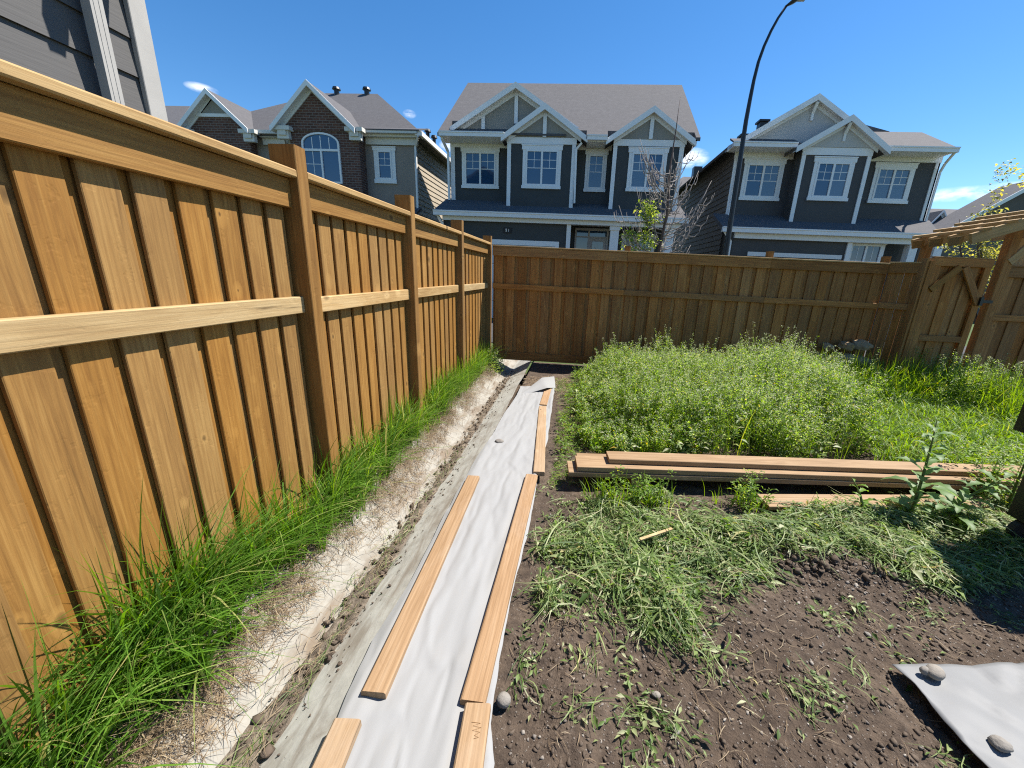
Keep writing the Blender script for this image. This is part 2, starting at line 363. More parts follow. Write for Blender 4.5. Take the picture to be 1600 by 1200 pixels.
# ------------------------------------------------------------------ geometry helpers
WM = {}
def tag(o, label=None, cat=None, group=None, kind=None):
    if label: o['label'] = label
    if cat: o['category'] = cat
    if group: o['group'] = group
    if kind: o['kind'] = kind
    return o
def put(o, parent=None, mw=None):
    COL.objects.link(o); mw = mw or Matrix.Identity(4)
    if parent is not None:
        o.parent = parent; o.matrix_local = WM[parent].inverted() @ mw
    else: o.matrix_local = mw
    WM[o] = mw; return o
def empty(name, loc, label=None, cat=None, group=None, kind=None):
    o = bpy.data.objects.new(name, None); o.empty_display_size = .1
    put(o, None, Matrix.Translation(Vector(loc))); return tag(o, label, cat, group, kind)
class MB:
    def __init__(s): s.v = []; s.f = []
    def add(s, vs, fs):
        b = len(s.v); s.v += [tuple(q) for q in vs]; s.f += [tuple(i + b for i in q) for q in fs]; return s
    def box(s, x0, x1, y0, y1, z0, z1):
        x0, x1 = sorted((x0, x1)); y0, y1 = sorted((y0, y1)); z0, z1 = sorted((z0, z1))
        return s.add([(x0, y0, z0), (x1, y0, z0), (x1, y1, z0), (x0, y1, z0), (x0, y0, z1), (x1, y0, z1), (x1, y1, z1), (x0, y1, z1)],
                     [(0, 3, 2, 1), (4, 5, 6, 7), (0, 1, 5, 4), (1, 2, 6, 5), (2, 3, 7, 6), (3, 0, 4, 7)])
    def poly_y(s, pts, y0, y1):
        # polygon given in (x, z), counter-clockwise seen from -Y, between y0 (front) and y1 (back)
        n = len(pts); vs = [(x, y0, z) for x, z in pts] + [(x, y1, z) for x, z in pts]
        fs = [tuple(range(n)), tuple(range(2 * n - 1, n - 1, -1))] + [(i, i + n, (i + 1) % n + n, (i + 1) % n) for i in range(n)]
        return s.add(vs, fs)
    def slab(s, a, b, c, d, t):
        # quad a b c d (counter-clockwise from above) thickened downwards by t
        vs = [a, b, c, d]; lo = [(p[0], p[1], p[2] - t) for p in vs]
        return s.add(vs + lo, [(0, 1, 2, 3), (7, 6, 5, 4), (0, 4, 5, 1), (1, 5, 6, 2), (2, 6, 7, 3), (3, 7, 4, 0)])
    def tri(s, a, b, c, t):
        vs = [a, b, c]; lo = [(p[0], p[1], p[2] - t) for p in vs]
        return s.add(vs + lo, [(0, 1, 2), (5, 4, 3), (0, 3, 4, 1), (1, 4, 5, 2), (2, 5, 3, 0)])
    def tube(s, pts, rad, n=8, cap=True):
        pts = [Vector(p) for p in pts]
        if not hasattr(rad, '__len__'): rad = [rad] * len(pts)
        base = len(s.v); ref = Vector((.3, .9, .2))
        for i, p in enumerate(pts):
            t = (pts[min(i + 1, len(pts) - 1)] - pts[max(i - 1, 0)]).normalized()
            a = t.cross(ref)
            if a.length < 1e-3: a = t.cross(Vector((1, 0, 0)))
            a.normalize(); b = t.cross(a)
            for k in range(n):
                q = 2 * math.pi * k / n; s.v.append(tuple(p + (a * math.cos(q) + b * math.sin(q)) * rad[i]))
        for i in range(len(pts) - 1):
            for k in range(n):
                s.f.append((base + i * n + k, base + i * n + (k + 1) % n, base + (i + 1) * n + (k + 1) % n, base + (i + 1) * n + k))
        if cap:
            s.f.append(tuple(base + k for k in range(n - 1, -1, -1))); e = base + (len(pts) - 1) * n; s.f.append(tuple(e + k for k in range(n)))
        return s
    def bar(s, p, q, w, h, up=(0, 0, 1)):
        p = Vector(p); q = Vector(q); t = (q - p).normalized(); a = t.cross(Vector(up)).normalized(); b = a.cross(t)
        vs = []
        for c in (p, q):
            for sa, sb in ((-1, -1), (1, -1), (1, 1), (-1, 1)): vs.append(c + a * sa * w / 2 + b * sb * h / 2)
        return s.add(vs, [(0, 1, 2, 3), (7, 6, 5, 4), (0, 4, 5, 1), (1, 5, 6, 2), (2, 6, 7, 3), (3, 7, 4, 0)])
    def build(s, name, mat, parent=None, smooth=False, **k):
        m = bpy.data.meshes.new(name); m.from_pydata(s.v, [], s.f); m.materials.append(MATS[mat])
        if smooth:
            m.polygons.foreach_set('use_smooth', [True] * len(m.polygons))
        m.update()
        o = bpy.data.objects.new(name, m); put(o, parent); return tag(o, **k)
def npmesh(name, V, F, mat, parent=None, smooth=False, **k):
    # V (n,3), F (m,4) or (m,3)
    V = np.asarray(V, np.float32); F = np.asarray(F, np.int32); c = F.shape[1]
    m = bpy.data.meshes.new(name); m.vertices.add(len(V)); m.vertices.foreach_set('co', V.ravel())
    m.loops.add(F.size); m.loops.foreach_set('vertex_index', F.ravel())
    m.polygons.add(len(F)); m.polygons.foreach_set('loop_start', np.arange(len(F), dtype=np.int32) * c); m.polygons.foreach_set('loop_total', np.full(len(F), c, np.int32))
    if smooth: m.polygons.foreach_set('use_smooth', np.ones(len(F), bool))
    m.materials.append(MATS[mat]); m.update(calc_edges=True); m.validate()
    o = bpy.data.objects.new(name, m); put(o, parent); return tag(o, **k)

_pm = {}
def plank_mesh(L, W, T, mat, ch=.0035, name='board'):
    key = (round(L, 4), round(W, 4), round(T, 4), mat, ch)
    if key in _pm: return _pm[key]
    h, t = W / 2, T / 2
    sec = [(-h + ch, -t), (h - ch, -t), (h, -t + ch), (h, t - ch), (h - ch, t), (-h + ch, t), (-h, t - ch), (-h, -t + ch)]
    vs = []
    for x in (-L / 2, L / 2): vs += [(x, y, z) for y, z in sec]
    fs = [(i, (i + 1) % 8, (i + 1) % 8 + 8, i + 8) for i in range(8)] + [tuple(range(7, -1, -1)), tuple(range(8, 16))]
    m = bpy.data.meshes.new(name); m.from_pydata(vs, [], fs); m.materials.append(MATS[mat]); m.update()
    _pm[key] = m; return m
def plank(name, p0, p1, W, T, face, mat, parent=None, ch=.0035, **k):
    # board from p0 to p1 (centre line), its broad face looking along 'face'
    p0 = Vector(p0); p1 = Vector(p1); x = (p1 - p0); L = x.length; x.normalize()
    z = Vector(face) - x * Vector(face).dot(x); z.normalize(); y = z.cross(x)
    c = (p0 + p1) / 2
    mw = Matrix(((x.x, y.x, z.x, c.x), (x.y, y.y, z.y, c.y), (x.z, y.z, z.z, c.z), (0, 0, 0, 1)))
    o = bpy.data.objects.new(name, plank_mesh(L, W, T, mat, ch, name)); put(o, parent, mw); return tag(o, **k)
_tab = RNG.random((256, 256)).astype(np.float64)
def vn(x, y, s=0):
    x = np.asarray(x, float) + s * 17.7; y = np.asarray(y, float) + s * 9.3
    xi = np.floor(x).astype(int); yi = np.floor(y).astype(int); fx = x - xi; fy = y - yi
    fx = fx * fx * (3 - 2 * fx); fy = fy * fy * (3 - 2 * fy)
    g = lambda a, b: _tab[a % 256, b % 256]
    return (g(xi, yi) * (1 - fx) + g(xi + 1, yi) * fx) * (1 - fy) + (g(xi, yi + 1) * (1 - fx) + g(xi + 1, yi + 1) * fx) * fy - .5
def fbm(x, y, o=4, s=0):
    r = 0; a = 1.0
    for i in range(o): r = r + a * vn(np.asarray(x) * 2 ** i, np.asarray(y) * 2 ** i, s + i); a *= .5
    return r
def sstep(a, b, x):
    t = np.clip((x - a) / (b - a), 0, 1); return t * t * (3 - 2 * t)
def U(a, b, n=None): return RNG.uniform(a, b, n)

# ------------------------------------------------------------------ ground
V_L, V_B, V_R = (-1.42, .055), (-1.03, -.125), (-.70, .035)      # swale section: left lip, bottom, right lip (x, z)
def swale(x):
    return np.interp(x, [V_L[0], V_B[0] - .03, V_B[0] + .03, V_R[0]], [V_L[1], V_B[1] + .006, V_B[1] + .006, V_R[1]])
def ground_h(x, y):
    x = np.asarray(x, float); y = np.asarray(y, float)
    inyard = sstep(-.72, -.45, x) * (1 - sstep(6.3, 6.7, y))
    rough = .038 * fbm(x / .55, y / .55, 3, 3) + .020 * fbm(x / .13, y / .13, 3, 5) + .009 * fbm(x / .035, y / .035, 2, 8)
    bed = sstep(-.1, .15, x)
    z = rough * (.25 + .75 * bed) * inyard
    # dug ridge of clods and a slight bank where the cut weeds lie
    r = np.exp(-(((x - 1.45) * .9) ** 2 / .22 + (y - 2.02 - .12 * np.sin(x * 2.1)) ** 2 / .028))
    z = z + r * (.045 + .05 * np.abs(fbm(x / .09, y / .09, 3, 21))) * inyard
    z = z - .02 * (1 - bed) * inyard
    # trench left by the sheet
    z = z - .022 * np.exp(-((x - 1.55) / .30) ** 2 - ((y - 1.15) / .45) ** 2)
    # under the concrete swale
    sw = (1 - sstep(-.74, -.66, x)) * sstep(-1.47, -1.42, x)
    z = np.where((x < -.6), z * (1 - sw) - .22 * sw, z)
    return z
xs = np.concatenate([[-400, -150, -60, -25, -12, -6, -3], np.arange(-1.9, -.8, .07), np.arange(-.8, 2.6, .0125), np.arange(2.6, 4, .04), np.arange(4, 8, .2), [9, 12, 20, 45, 120, 400]])
ys = np.concatenate([[-400, -120, -40, -12, -4, -1, 0, .25, .4], np.arange(.5, 2.8, .0125), np.arange(2.8, 7, .05), [7.4, 8, 10, 13, 20, 40, 100, 250, 600]])
GX, GY = np.meshgrid(xs, ys)
GZ = ground_h(GX, GY)
nx, ny = len(xs), len(ys)
idx = np.arange(nx * ny).reshape(ny, nx)
F = np.stack([idx[:-1, :-1], idx[:-1, 1:], idx[1:, 1:], idx[1:, :-1]], -1).reshape(-1, 4)
npmesh('ground', np.stack([GX, GY, GZ], -1).reshape(-1, 3), F, 'soil', smooth=True, kind='structure')
MB().slab((-200, 8.4, .016), (200, 8.4, .016), (200, 12.3, .016), (-200, 12.3, .016), .01).build('road', 'asphalt', kind='structure')

# concrete swale
def swale_mesh():
    yy = np.arange(.1, 7.4, .03)
    left = np.linspace(V_L[0], V_B[0], 14); right = np.linspace(V_B[0], V_R[0], 12)
    sw = empty('drainage_swale', (-1.03, 3.5, 0), 'v-shaped concrete drainage swale running along the foot of the sunlit fence', 'swale')
    for nm, xx, mat, s in (('slab', left, 'concrete_pale', 1), ('slab', right, 'concrete_grey', 2)):
        X, Y = np.meshgrid(xx, yy)
        z = swale(X) + .004 * fbm(X / .2, Y / .2, 3, s) + (.0 if s == 1 else .003 * fbm(X / .04, Y / .1, 2, 4))
        wob = .012 * fbm(Y / .35, Y * 0, 3, s + 30)
        if s == 2: X = X + wob * ((X - V_B[0]) > .25)
        i = np.arange(X.size).reshape(X.shape); V = np.stack([X, Y, z], -1).reshape(-1, 3)
        F = np.stack([i[:-1, :-1], i[:-1, 1:], i[1:, 1:], i[1:, :-1]], -1).reshape(-1, 4)
        npmesh(nm, V, F, mat, sw, True)
swale_mesh()
def mud_strip():
    yy = np.arange(.3, 6.45, .012); tt = np.linspace(-1, 1, 15)
    T, Y = np.meshgrid(tt, yy)
    cen = V_B[0] + .035 + .03 * fbm(Y / .5, Y * 0, 3, 40) - .05 * (1 - sstep(.6, 1.5, Y))
    wid = .040 + .030 * (1 - sstep(1.0, 2.9, Y)) + .05 * np.abs(fbm(Y / .22, Y * 0 + 3, 3, 41)) - .03 * sstep(4.6, 6.2, Y)
    X = cen + T * wid * np.where(T < 0, .8, 1.0)
    z = swale(X) + (1 - T ** 2) * (.010 + .03 * np.abs(fbm(X / .09, Y / .13, 3, 42))) + .006 * fbm(X / .025, Y / .025, 2, 43) * (1 - np.abs(T)) - .006 * (np.abs(T) > .95)
    i = np.arange(X.size).reshape(X.shape); V = np.stack([X, Y, z], -1).reshape(-1, 3)
    F = np.stack([i[:-1, :-1], i[:-1, 1:], i[1:, 1:], i[1:, :-1]], -1).reshape(-1, 4)
    npmesh('mud', V, F, 'mud', smooth=True, kind='stuff', label='line of dried mud lying in the bottom of the concrete swale', cat='mud')
mud_strip()

# ------------------------------------------------------------------ left fence
XF = -1.4385
LY = [.62, 2.052, 3.452, 4.975, 6.66]
CAPZ, RAILZ = EYE + .457, EYE - .1824
fence = empty('wooden_fence', (XF - .07, 3.6, 0), 'tall sunlit tan board fence with capped top beside the concrete swale', 'fence')
for k, y in enumerate(LY):
    plank('post', (XF - .07, y + .042, -.3), (XF - .07, y + .042, 2.10 + (.02 if k in (2, 3) else -.005)), .140, .084, (0, -1, 0), 'post_wood', fence, .004)
BXF = XF - .086         # front of front boards
FB = .0175
for k in range(4):
    a = LY[k] + .086; b = LY[k + 1] - .002
    dz = (-.006, .004, .0, .003)[k]
    plank('cap', (XF - .072, a, CAPZ - .019 + dz), (XF - .072, b, CAPZ - .019 + dz), .14, .038, (0, 0, 1), 'cap_wood', fence, .006)
    plank('fascia', (BXF + .019, a, CAPZ - .038 - .072 + dz), (BXF + .019, b, CAPZ - .038 - .072 + dz), .140, .038, (1, 0, 0), 'fence_wood', fence, .004)
    plank('rail', (BXF + .019, a - .0, RAILZ - .0445 - dz), (BXF + .019, b - .0, RAILZ - .0445 - dz), .089, .038, (1, 0, 0), 'rail_wood', fence, .004)
    plank('bottom_rail', (BXF + .019, a, .13), (BXF + .019, b, .13), .089, .038, (1, 0, 0), 'fence_wood', fence, .004)
    n = 9; per = (b - a) / n
    top = CAPZ - .04
    for i in range(n):
        w = .112 + random.uniform(-.003, .003)
        yc = a + per * (i + .52) + random.uniform(-.004, .004)
        tl = random.uniform(-.003, .003)
        plank('board', (BXF - FB / 2 + random.uniform(-.001, .001), yc - tl, .05), (BXF - FB / 2, yc + tl, top), .112, FB, (1, random.uniform(-.012, .012), 0), 'fence_wood', fence, .0025)
        yr = yc - per / 2
        if i == 0: yr += .03
        plank('board', (BXF - FB * 1.5 - .0055, yr, .05), (BXF - FB * 1.5 - .0055, yr, top), .112, FB, (1, random.uniform(-.01, .01), 0), 'fence_wood', fence, .0025)
    plank('board', (BXF - FB * 1.5 - .0055, b - .05, .05), (BXF - FB * 1.5 - .0055, b - .05, top), .112, FB, (1, 0, 0), 'fence_wood', fence, .0025)

# ------------------------------------------------------------------ back fence
YB = 6.66
bf = empty('wooden_fence', (1.7, YB, 0), 'shaded brown board fence at the back with a flat top plate, below the houses', 'fence')
BX = [-1.40, .80, 3.03, 4.77]
BTOP = EYE + .423
def bz(x): return BTOP - .0055 * (x + 1.4)
for k, x in enumerate(BX[1:]):
    plank('post', (x, YB + .075, -.3), (x, YB + .075, bz(x) + (.085, .10, .10)[k]), .089, .089, (0, -1, 0), 'post_wood', bf, .004)
for k in range(3):
    a, b = BX[k] + (.0 if k else .0), BX[k + 1] - .004
    za, zb = bz(a), bz(b)
    plank('top_plate', (a, YB - .012, za - .012), (b, YB - .012, zb - .012), .075, .022, (0, 0, 1), 'rail_wood' if False else 'cap_wood', bf, .003)
    plank('fascia', (a, YB - .019, za - .024 - .070), (b, YB - .019, zb - .024 - .070), .140, .038, (0, -1, 0), 'back_fence_wood', bf, .004)
    zr = EYE - .1833
    plank('rail', (a, YB - .019, zr - .0445 - .0055 * (a + 1.4)), (b, YB - .019, zr - .0445 - .0055 * (b + 1.4)), .089, .038, (0, -1, 0), 'back_fence_wood', bf, .004)
    plank('bottom_rail', (a, YB - .019, .045 + .07), (b, YB - .019, .045 + .07), .140, .038, (0, -1, 0), 'back_fence_wood', bf, .004)
    n = 11 if k < 2 else 9
    per = (b - a) / n
    for i in range(n):
        xc = a + per * (i + .5) + random.uniform(-.008, .008); tl = random.uniform(-.006, .006)
        plank('board', (xc - tl, YB + FB / 2, .04), (xc + tl, YB + FB / 2, za - .03), .138, FB, (random.uniform(-.02, .02), -1, 0), 'back_fence_wood', bf, .0025)
        xr = xc + per / 2
        if i < n - 1:
            plank('board', (xr, YB + FB * 1.5 + .003, .04), (xr, YB + FB * 1.5 + .003, za - .03), .138, FB, (random.uniform(-.02, .02), -1, 0), 'back_fence_wood', bf, .0025)
    plank('board', (b - .06, YB + FB * 1.5 + .003, .04), (b - .06, YB + FB * 1.5 + .003, za - .03), .138, FB, (0, -1, 0), 'back_fence_wood', bf, .0025)
    plank('board', (a + .07, YB + FB * 1.5 + .003, .04), (a + .07, YB + FB * 1.5 + .003, za - .03), .138, FB, (0, -1, 0), 'back_fence_wood', bf, .0025)
# short angled return to the gate post
p3 = Vector((4.80, 6.66, 0)); p4 = Vector((5.045, 6.34, 0)); dd = (p4 - p3); Lr = dd.length; dd.normalize(); nn = Vector((-dd.y, dd.x, 0)) * -1
if nn.y > 0: nn = -nn
rf = empty('wooden_fence', tuple((p3 + p4) / 2), 'short angled fence return between the back fence and the gate post', 'fence')
plank('top_plate', p3 + Vector((0, 0, 1.925)) + nn * .012, p4 + Vector((0, 0, 1.925)) + nn * .012, .075, .022, (0, 0, 1), 'cap_wood', rf, .003)
plank('fascia', p3 + Vector((0, 0, 1.845)) + nn * .019, p4 + Vector((0, 0, 1.845)) + nn * .019, .14, .038, nn, 'back_fence_wood', rf)
plank('rail', p3 + Vector((0, 0, 1.285)) + nn * .019, p4 + Vector((0, 0, 1.285)) + nn * .019, .089, .038, nn, 'back_fence_wood', rf)
for i in range(4):
    q = p3 + dd * (Lr * (i + .5) / 4)
    plank('board', q - nn * .009 + Vector((0, 0, .04)), q - nn * .009 + Vector((0, 0, 1.9)), Lr / 4 - (.006 if i > 1 else .003), FB, nn, 'back_fence_wood', rf, .0025)

# ------------------------------------------------------------------ gate, arbor, fence right of the gate
YG = 6.30
gate = empty('wooden_gate', (5.5, YG, 0), 'brown board gate with v-shaped diagonal braces under the slatted arbor', 'gate')
GX0, GX1 = 5.115, 5.885
for x in (GX0 + .045, GX1 - .045):
    plank('stile', (x, YG - .02, .08), (x, YG - .02, 1.90), .089, .038, (0, -1, 0), 'back_fence_wood', gate)
plank('top_bar', (GX0 - .03, YG - .02, 1.945), (GX1 + .0, YG - .02, 1.945), .115, .05, (0, -1, 0), 'back_fence_wood', gate)
plank('top_bar', (GX0 - .03, YG + .0, 2.01), (GX1 + .03, YG + .0, 2.01), .09, .012, (0, 0, 1), 'cap_wood', gate, .002)
for z in (.85, .25):
    plank('cross_rail', (GX0 + .09, YG - .02, z), (GX1 - .09, YG - .02, z), .089, .038, (0, -1, 0), 'back_fence_wood', gate)
xm = (GX0 + GX1) / 2 - .04
plank('brace', (GX0 + .03, YG - .052, 1.55), (xm - .01, YG - .052, 1.88), .089, .03, (0, -1, 0), 'fence_wood', gate)
plank('brace', (xm + .06, YG - .052, 1.88), (GX1 - .04, YG - .052, 1.38), .089, .03, (0, -1, 0), 'back_fence_wood', gate)
for i in range(6):
    x = GX0 + .07 + i * (GX1 - GX0 - .15) / 5
    plank('board', (x, YG + .012 + (i % 2) * .019, .06), (x, YG + .012 + (i % 2) * .019, 1.9), .138, FB, (0, -1, 0), 'back_fence_wood', gate, .0025)
lb = MB().box(GX1 - .05, GX1 + .12, YG - .085, YG - .045, 1.40, 1.44).box(GX1 - .06, GX1 - .02, YG - .10, YG - .045, 1.36, 1.48); lb.build('latch', 'black_metal', gate)
for (x, h, nm) in ((5.045, 1.985, 'a'), (6.055, 2.50, 'b')):
    t = 'square brown gate post on the hinge side beside the angled fence return' if nm == 'a' else 'dark gate post on the latch side rising into the arbor'
    o = empty('gate_post', (x, YG, 0), t, 'post')
    plank('post', (x, YG, -.3), (x, YG, h), .12, .12, (0, -1, 0), 'back_fence_wood', o, .005)
    if nm == 'a': plank('stop_strip', (x, YG - .072, -.02), (x, YG - .072, h - .04), .06, .02, (0, -1, 0), 'back_fence_wood', o, .003)
sf = empty('wooden_fence', (7.4, YG, 0), 'dark fence panel in shade to the right of the gate latch post', 'fence')
plank('fascia', (6.10, YG - .02, 1.84), (8.6, YG - .02, 1.84), .14, .038, (0, -1, 0), 'back_fence_wood', sf)
plank('top_plate', (6.10, YG - .012, 1.922), (8.6, YG - .012, 1.922), .08, .022, (0, 0, 1), 'back_fence_wood', sf)
plank('rail', (6.10, YG - .02, 1.20), (8.6, YG - .02, 1.20), .089, .038, (0, -1, 0), 'back_fence_wood', sf)
for i in range(16):
    x = 6.17 + i * .155
    plank('board', (x, YG + .009 + (i % 2) * .019, .04), (x, YG + .009 + (i % 2) * .019, 1.90), .172, FB, (0, -1, 0), 'back_fence_wood', sf, .0025)
# arbor over the gate: rafters rising to the right, ends in a row
arb = empty('garden_arbor', (5.6, 6.25, 0), 'slatted cedar arbor roof on posts over the garden gate', 'arbor')
A0x, A0z, ASL = 5.07, 2.205, .36
for i, y in enumerate((5.80, 6.10, 6.40, 6.70)):
    plank('rafter', (A0x, y, A0z), (A0x + 1.05, y, A0z + 1.05 * ASL), .135, .045, (0, -1, 0), 'cap_wood', arb, .003)
    plank('rafter', (A0x + 2.15, y, A0z), (A0x + 1.10, y, A0z + 1.05 * ASL), .115, .045, (0, -1, 0), 'cap_wood', arb, .003)
    if i < 3: plank('rafter_end', (A0x - .03, y + .15 - .07, A0z - .01), (A0x - .03, y + .15 + .07 + .02, A0z - .01), .105, .038, (-1, 0, 0), 'fence_wood', arb, .003)
for j, t in enumerate((.10, .36, .62, .88)):
    for sgn in (0, 1):
        x = A0x + t * 1.05 if not sgn else A0x + 2.15 - t * 1.05
        z = A0z + t * 1.05 * ASL + .085
        plank('slat', (x, 5.66, z), (x, 6.86, z), .038, .038, (-ASL if not sgn else ASL, 0, 1), 'rail_wood', arb, .002)
for (x, y) in ((5.30, 6.72), (6.95, 6.72), (6.95, 5.90)):
    plank('arbor_post', (x, y, -.3), (x, y, 2.22), .10, .10, (0, -1, 0), 'fence_wood', arb, .004)
plank('beam', (6.25, 5.84, 2.38), (6.25, 6.8, 2.38), .14, .04, (1, 0, 0), 'rail_wood', arb)
plank('knee_brace', (6.06, 6.25, 1.97), (6.42, 6.25, 2.42), .10, .04, (0, -1, 0), 'rail_wood', arb)
plank('side_panel', (6.38, 6.42, .9), (6.38, 6.42, 2.36), .32, .03, (0, -1, 0), 'rail_wood', arb)

# ------------------------------------------------------------------ neighbour's house at the left
NX = -2.45
nb = empty('neighbour_house', (NX, 0, 0), 'grey lap-sided house corner with pale trim and downspout rising behind the sunlit fence', 'house')
NYC = NX / -2.4 * 2.345
MB().box(NX - 7, NX - .03, -7, NYC - .02, -.1, 5.6).build('wall', 'neighbour_siding', nb)
EXPO = .182
zt = 2.623 + (NX + 2.4) / -.3 * .137      # height of one lap line
k0 = -12
for k in range(-14, 17):
    z0 = zt + k * EXPO
    if z0 < 0 or z0 > 5.4: continue
    m = MB(); x0, x1 = NX - .028, NX - .012
    m.add([(-4.5, 0, 0), (4.5, 0, 0), (4.5, 0, EXPO + .012), (-4.5, 0, EXPO + .012), (-4.5, .019, 0), (4.5, .019, 0), (4.5, .004, EXPO + .012), (-4.5, .004, EXPO + .012)],
          [(0, 1, 2, 3), (5, 4, 7, 6), (0, 4, 5, 1), (3, 2, 6, 7), (1, 5, 6, 2), (0, 3, 7, 4)])
    if 'siding_board' not in _pm:
        me = bpy.data.meshes.new('siding_board'); me.from_pydata(m.v, [], m.f); me.materials.append(MATS['neighbour_siding']); me.update(); _pm['siding_board'] = me
    o = bpy.data.objects.new('siding_board', _pm['siding_board'])
    # local x -> +Y, local y -> +X (outwards), local z -> up
    put(o, nb, Matrix(((0, 1, 0, NX - .026), (1, 0, 0, NYC - .08 - 4.5), (0, 0, 1, z0 + .003 * (k % 2)), (0, 0, 0, 1))))
plank('corner_board', (NX, NYC - .048, 0), (NX, NYC - .048, 5.5), .098, .03, (1, 0, 0), 'neighbour_trim', nb, .003)
plank('corner_board', (NX - .045, NYC + .0, 0), (NX - .045, NYC + .0, 5.5), .098, .022, (0, 1, 0), 'neighbour_trim', nb, .003)
# downspout with a bend above the frame, and the eave end that shades the wall beside it
ds = MB(); yd = 2.085
def spout(mb, pts, w=.062, d=.05):
    for p, q in zip(pts[:-1], pts[1:]): mb.bar(p, q, w, d, (1, 0, 0))
dsx = NX + .05
spout(ds, [(dsx, yd, 0), (dsx, yd, 2.86), (dsx + .10, yd + .03, 3.02), (dsx + .30, yd + .06, 3.12), (dsx + .30, yd + .06, 3.25)], .058, .05)
ds.build('downspout', 'neighbour_trim', nb)
rb = MB()
for t in (-.012, .012): rb.box(dsx + .024, dsx + .027, yd + t - .003, yd + t + .003, 0, 2.86)
rb.build('downspout_rib', 'neighbour_trim', nb)
MB().box(NX - .02, NX + .30, yd + .06, NYC - .06, 3.14, 3.30).build('eave', 'neighbour_trim', nb)
MB().slab((NX + .35, -7.3, 5.5), (NX + .35, NYC + .4, 5.5), (NX - 3.5, NYC + .4, 7.6), (NX - 3.5, -7.3, 7.6), .15).slab((NX - 3.5, -7.3, 7.6), (NX - 3.5, NYC + .4, 7.6), (NX - 7.35, NYC + .4, 5.5), (NX - 7.35, -7.3, 5.5), .15).build('roof', 'shingle_dark', nb)

# ------------------------------------------------------------------ houses across the road
def window(par, x0, x1, z0, z1, y, lights=2, blind=(), head=.15, side=.10, sill=.09, grid=True, trim='white_trim', arch=0):
    # outer size includes the trim; faces -Y
    fx0, fx1, fz0, fz1 = x0 + side, x1 - side, z0 + sill, z1 - head
    w = MB()
    t = .05
    w.box(fx0, fx0 + t, y - .045, y, fz0, fz1).box(fx1 - t, fx1, y - .045, y, fz0, fz1)
    w.box(fx0 + t, fx1 - t, y - .044, y, fz0, fz0 + t).box(fx0 + t, fx1 - t, y - .044, y, fz1 - t, fz1)
    pw = (fx1 - fx0) / lights
    for i in range(1, lights): w.box(fx0 + pw * i - .03, fx0 + pw * i + .03, y - .043, y, fz0 + t, fz1 - t)
    o = w.build('window', 'white_trim', par)
    MB().box(x0, fx0, y - .03, y, fz0, fz1).build('trim', trim, o); MB().box(fx1, x1, y - .03, y, fz0, fz1).build('trim', trim, o)
    MB().box(x0 - .03, x1 + .03, y - .04, y, fz1, z1 - .03).box(x0 - .045, x1 + .045, y - .055, y, z1 - .03, z1).build('header', trim, o)
    MB().box(x0 - .02, x1 + .02, y - .06, y, z0, fz0).build('sill', trim, o)
    for i in range(lights):
        a = fx0 + pw * i + (.05 if i == 0 else .03); b = fx0 + pw * (i + 1) - (.05 if i == lights - 1 else .03)
        MB().box(a, b, y - .012, y - .002, fz0 + t, fz1 - t).build('pane', 'window_glass_blind' if i in blind else 'window_glass', o)
        if grid:
            g = MB(); zm = fz0 + (fz1 - fz0) * .50
            g.box(a, b, y - .018, y - .012, zm - .010, zm + .010); g.box(a, b, y - .018, y - .012, zm + (fz1 - t - zm) * .5 - .007, zm + (fz1 - t - zm) * .5 + .007)
            g.box((a + b) / 2 - .007, (a + b) / 2 + .007, y - .0185, y - .012, zm + .010, fz1 - t)
            g.build('muntin', 'white_trim', o)
    return o
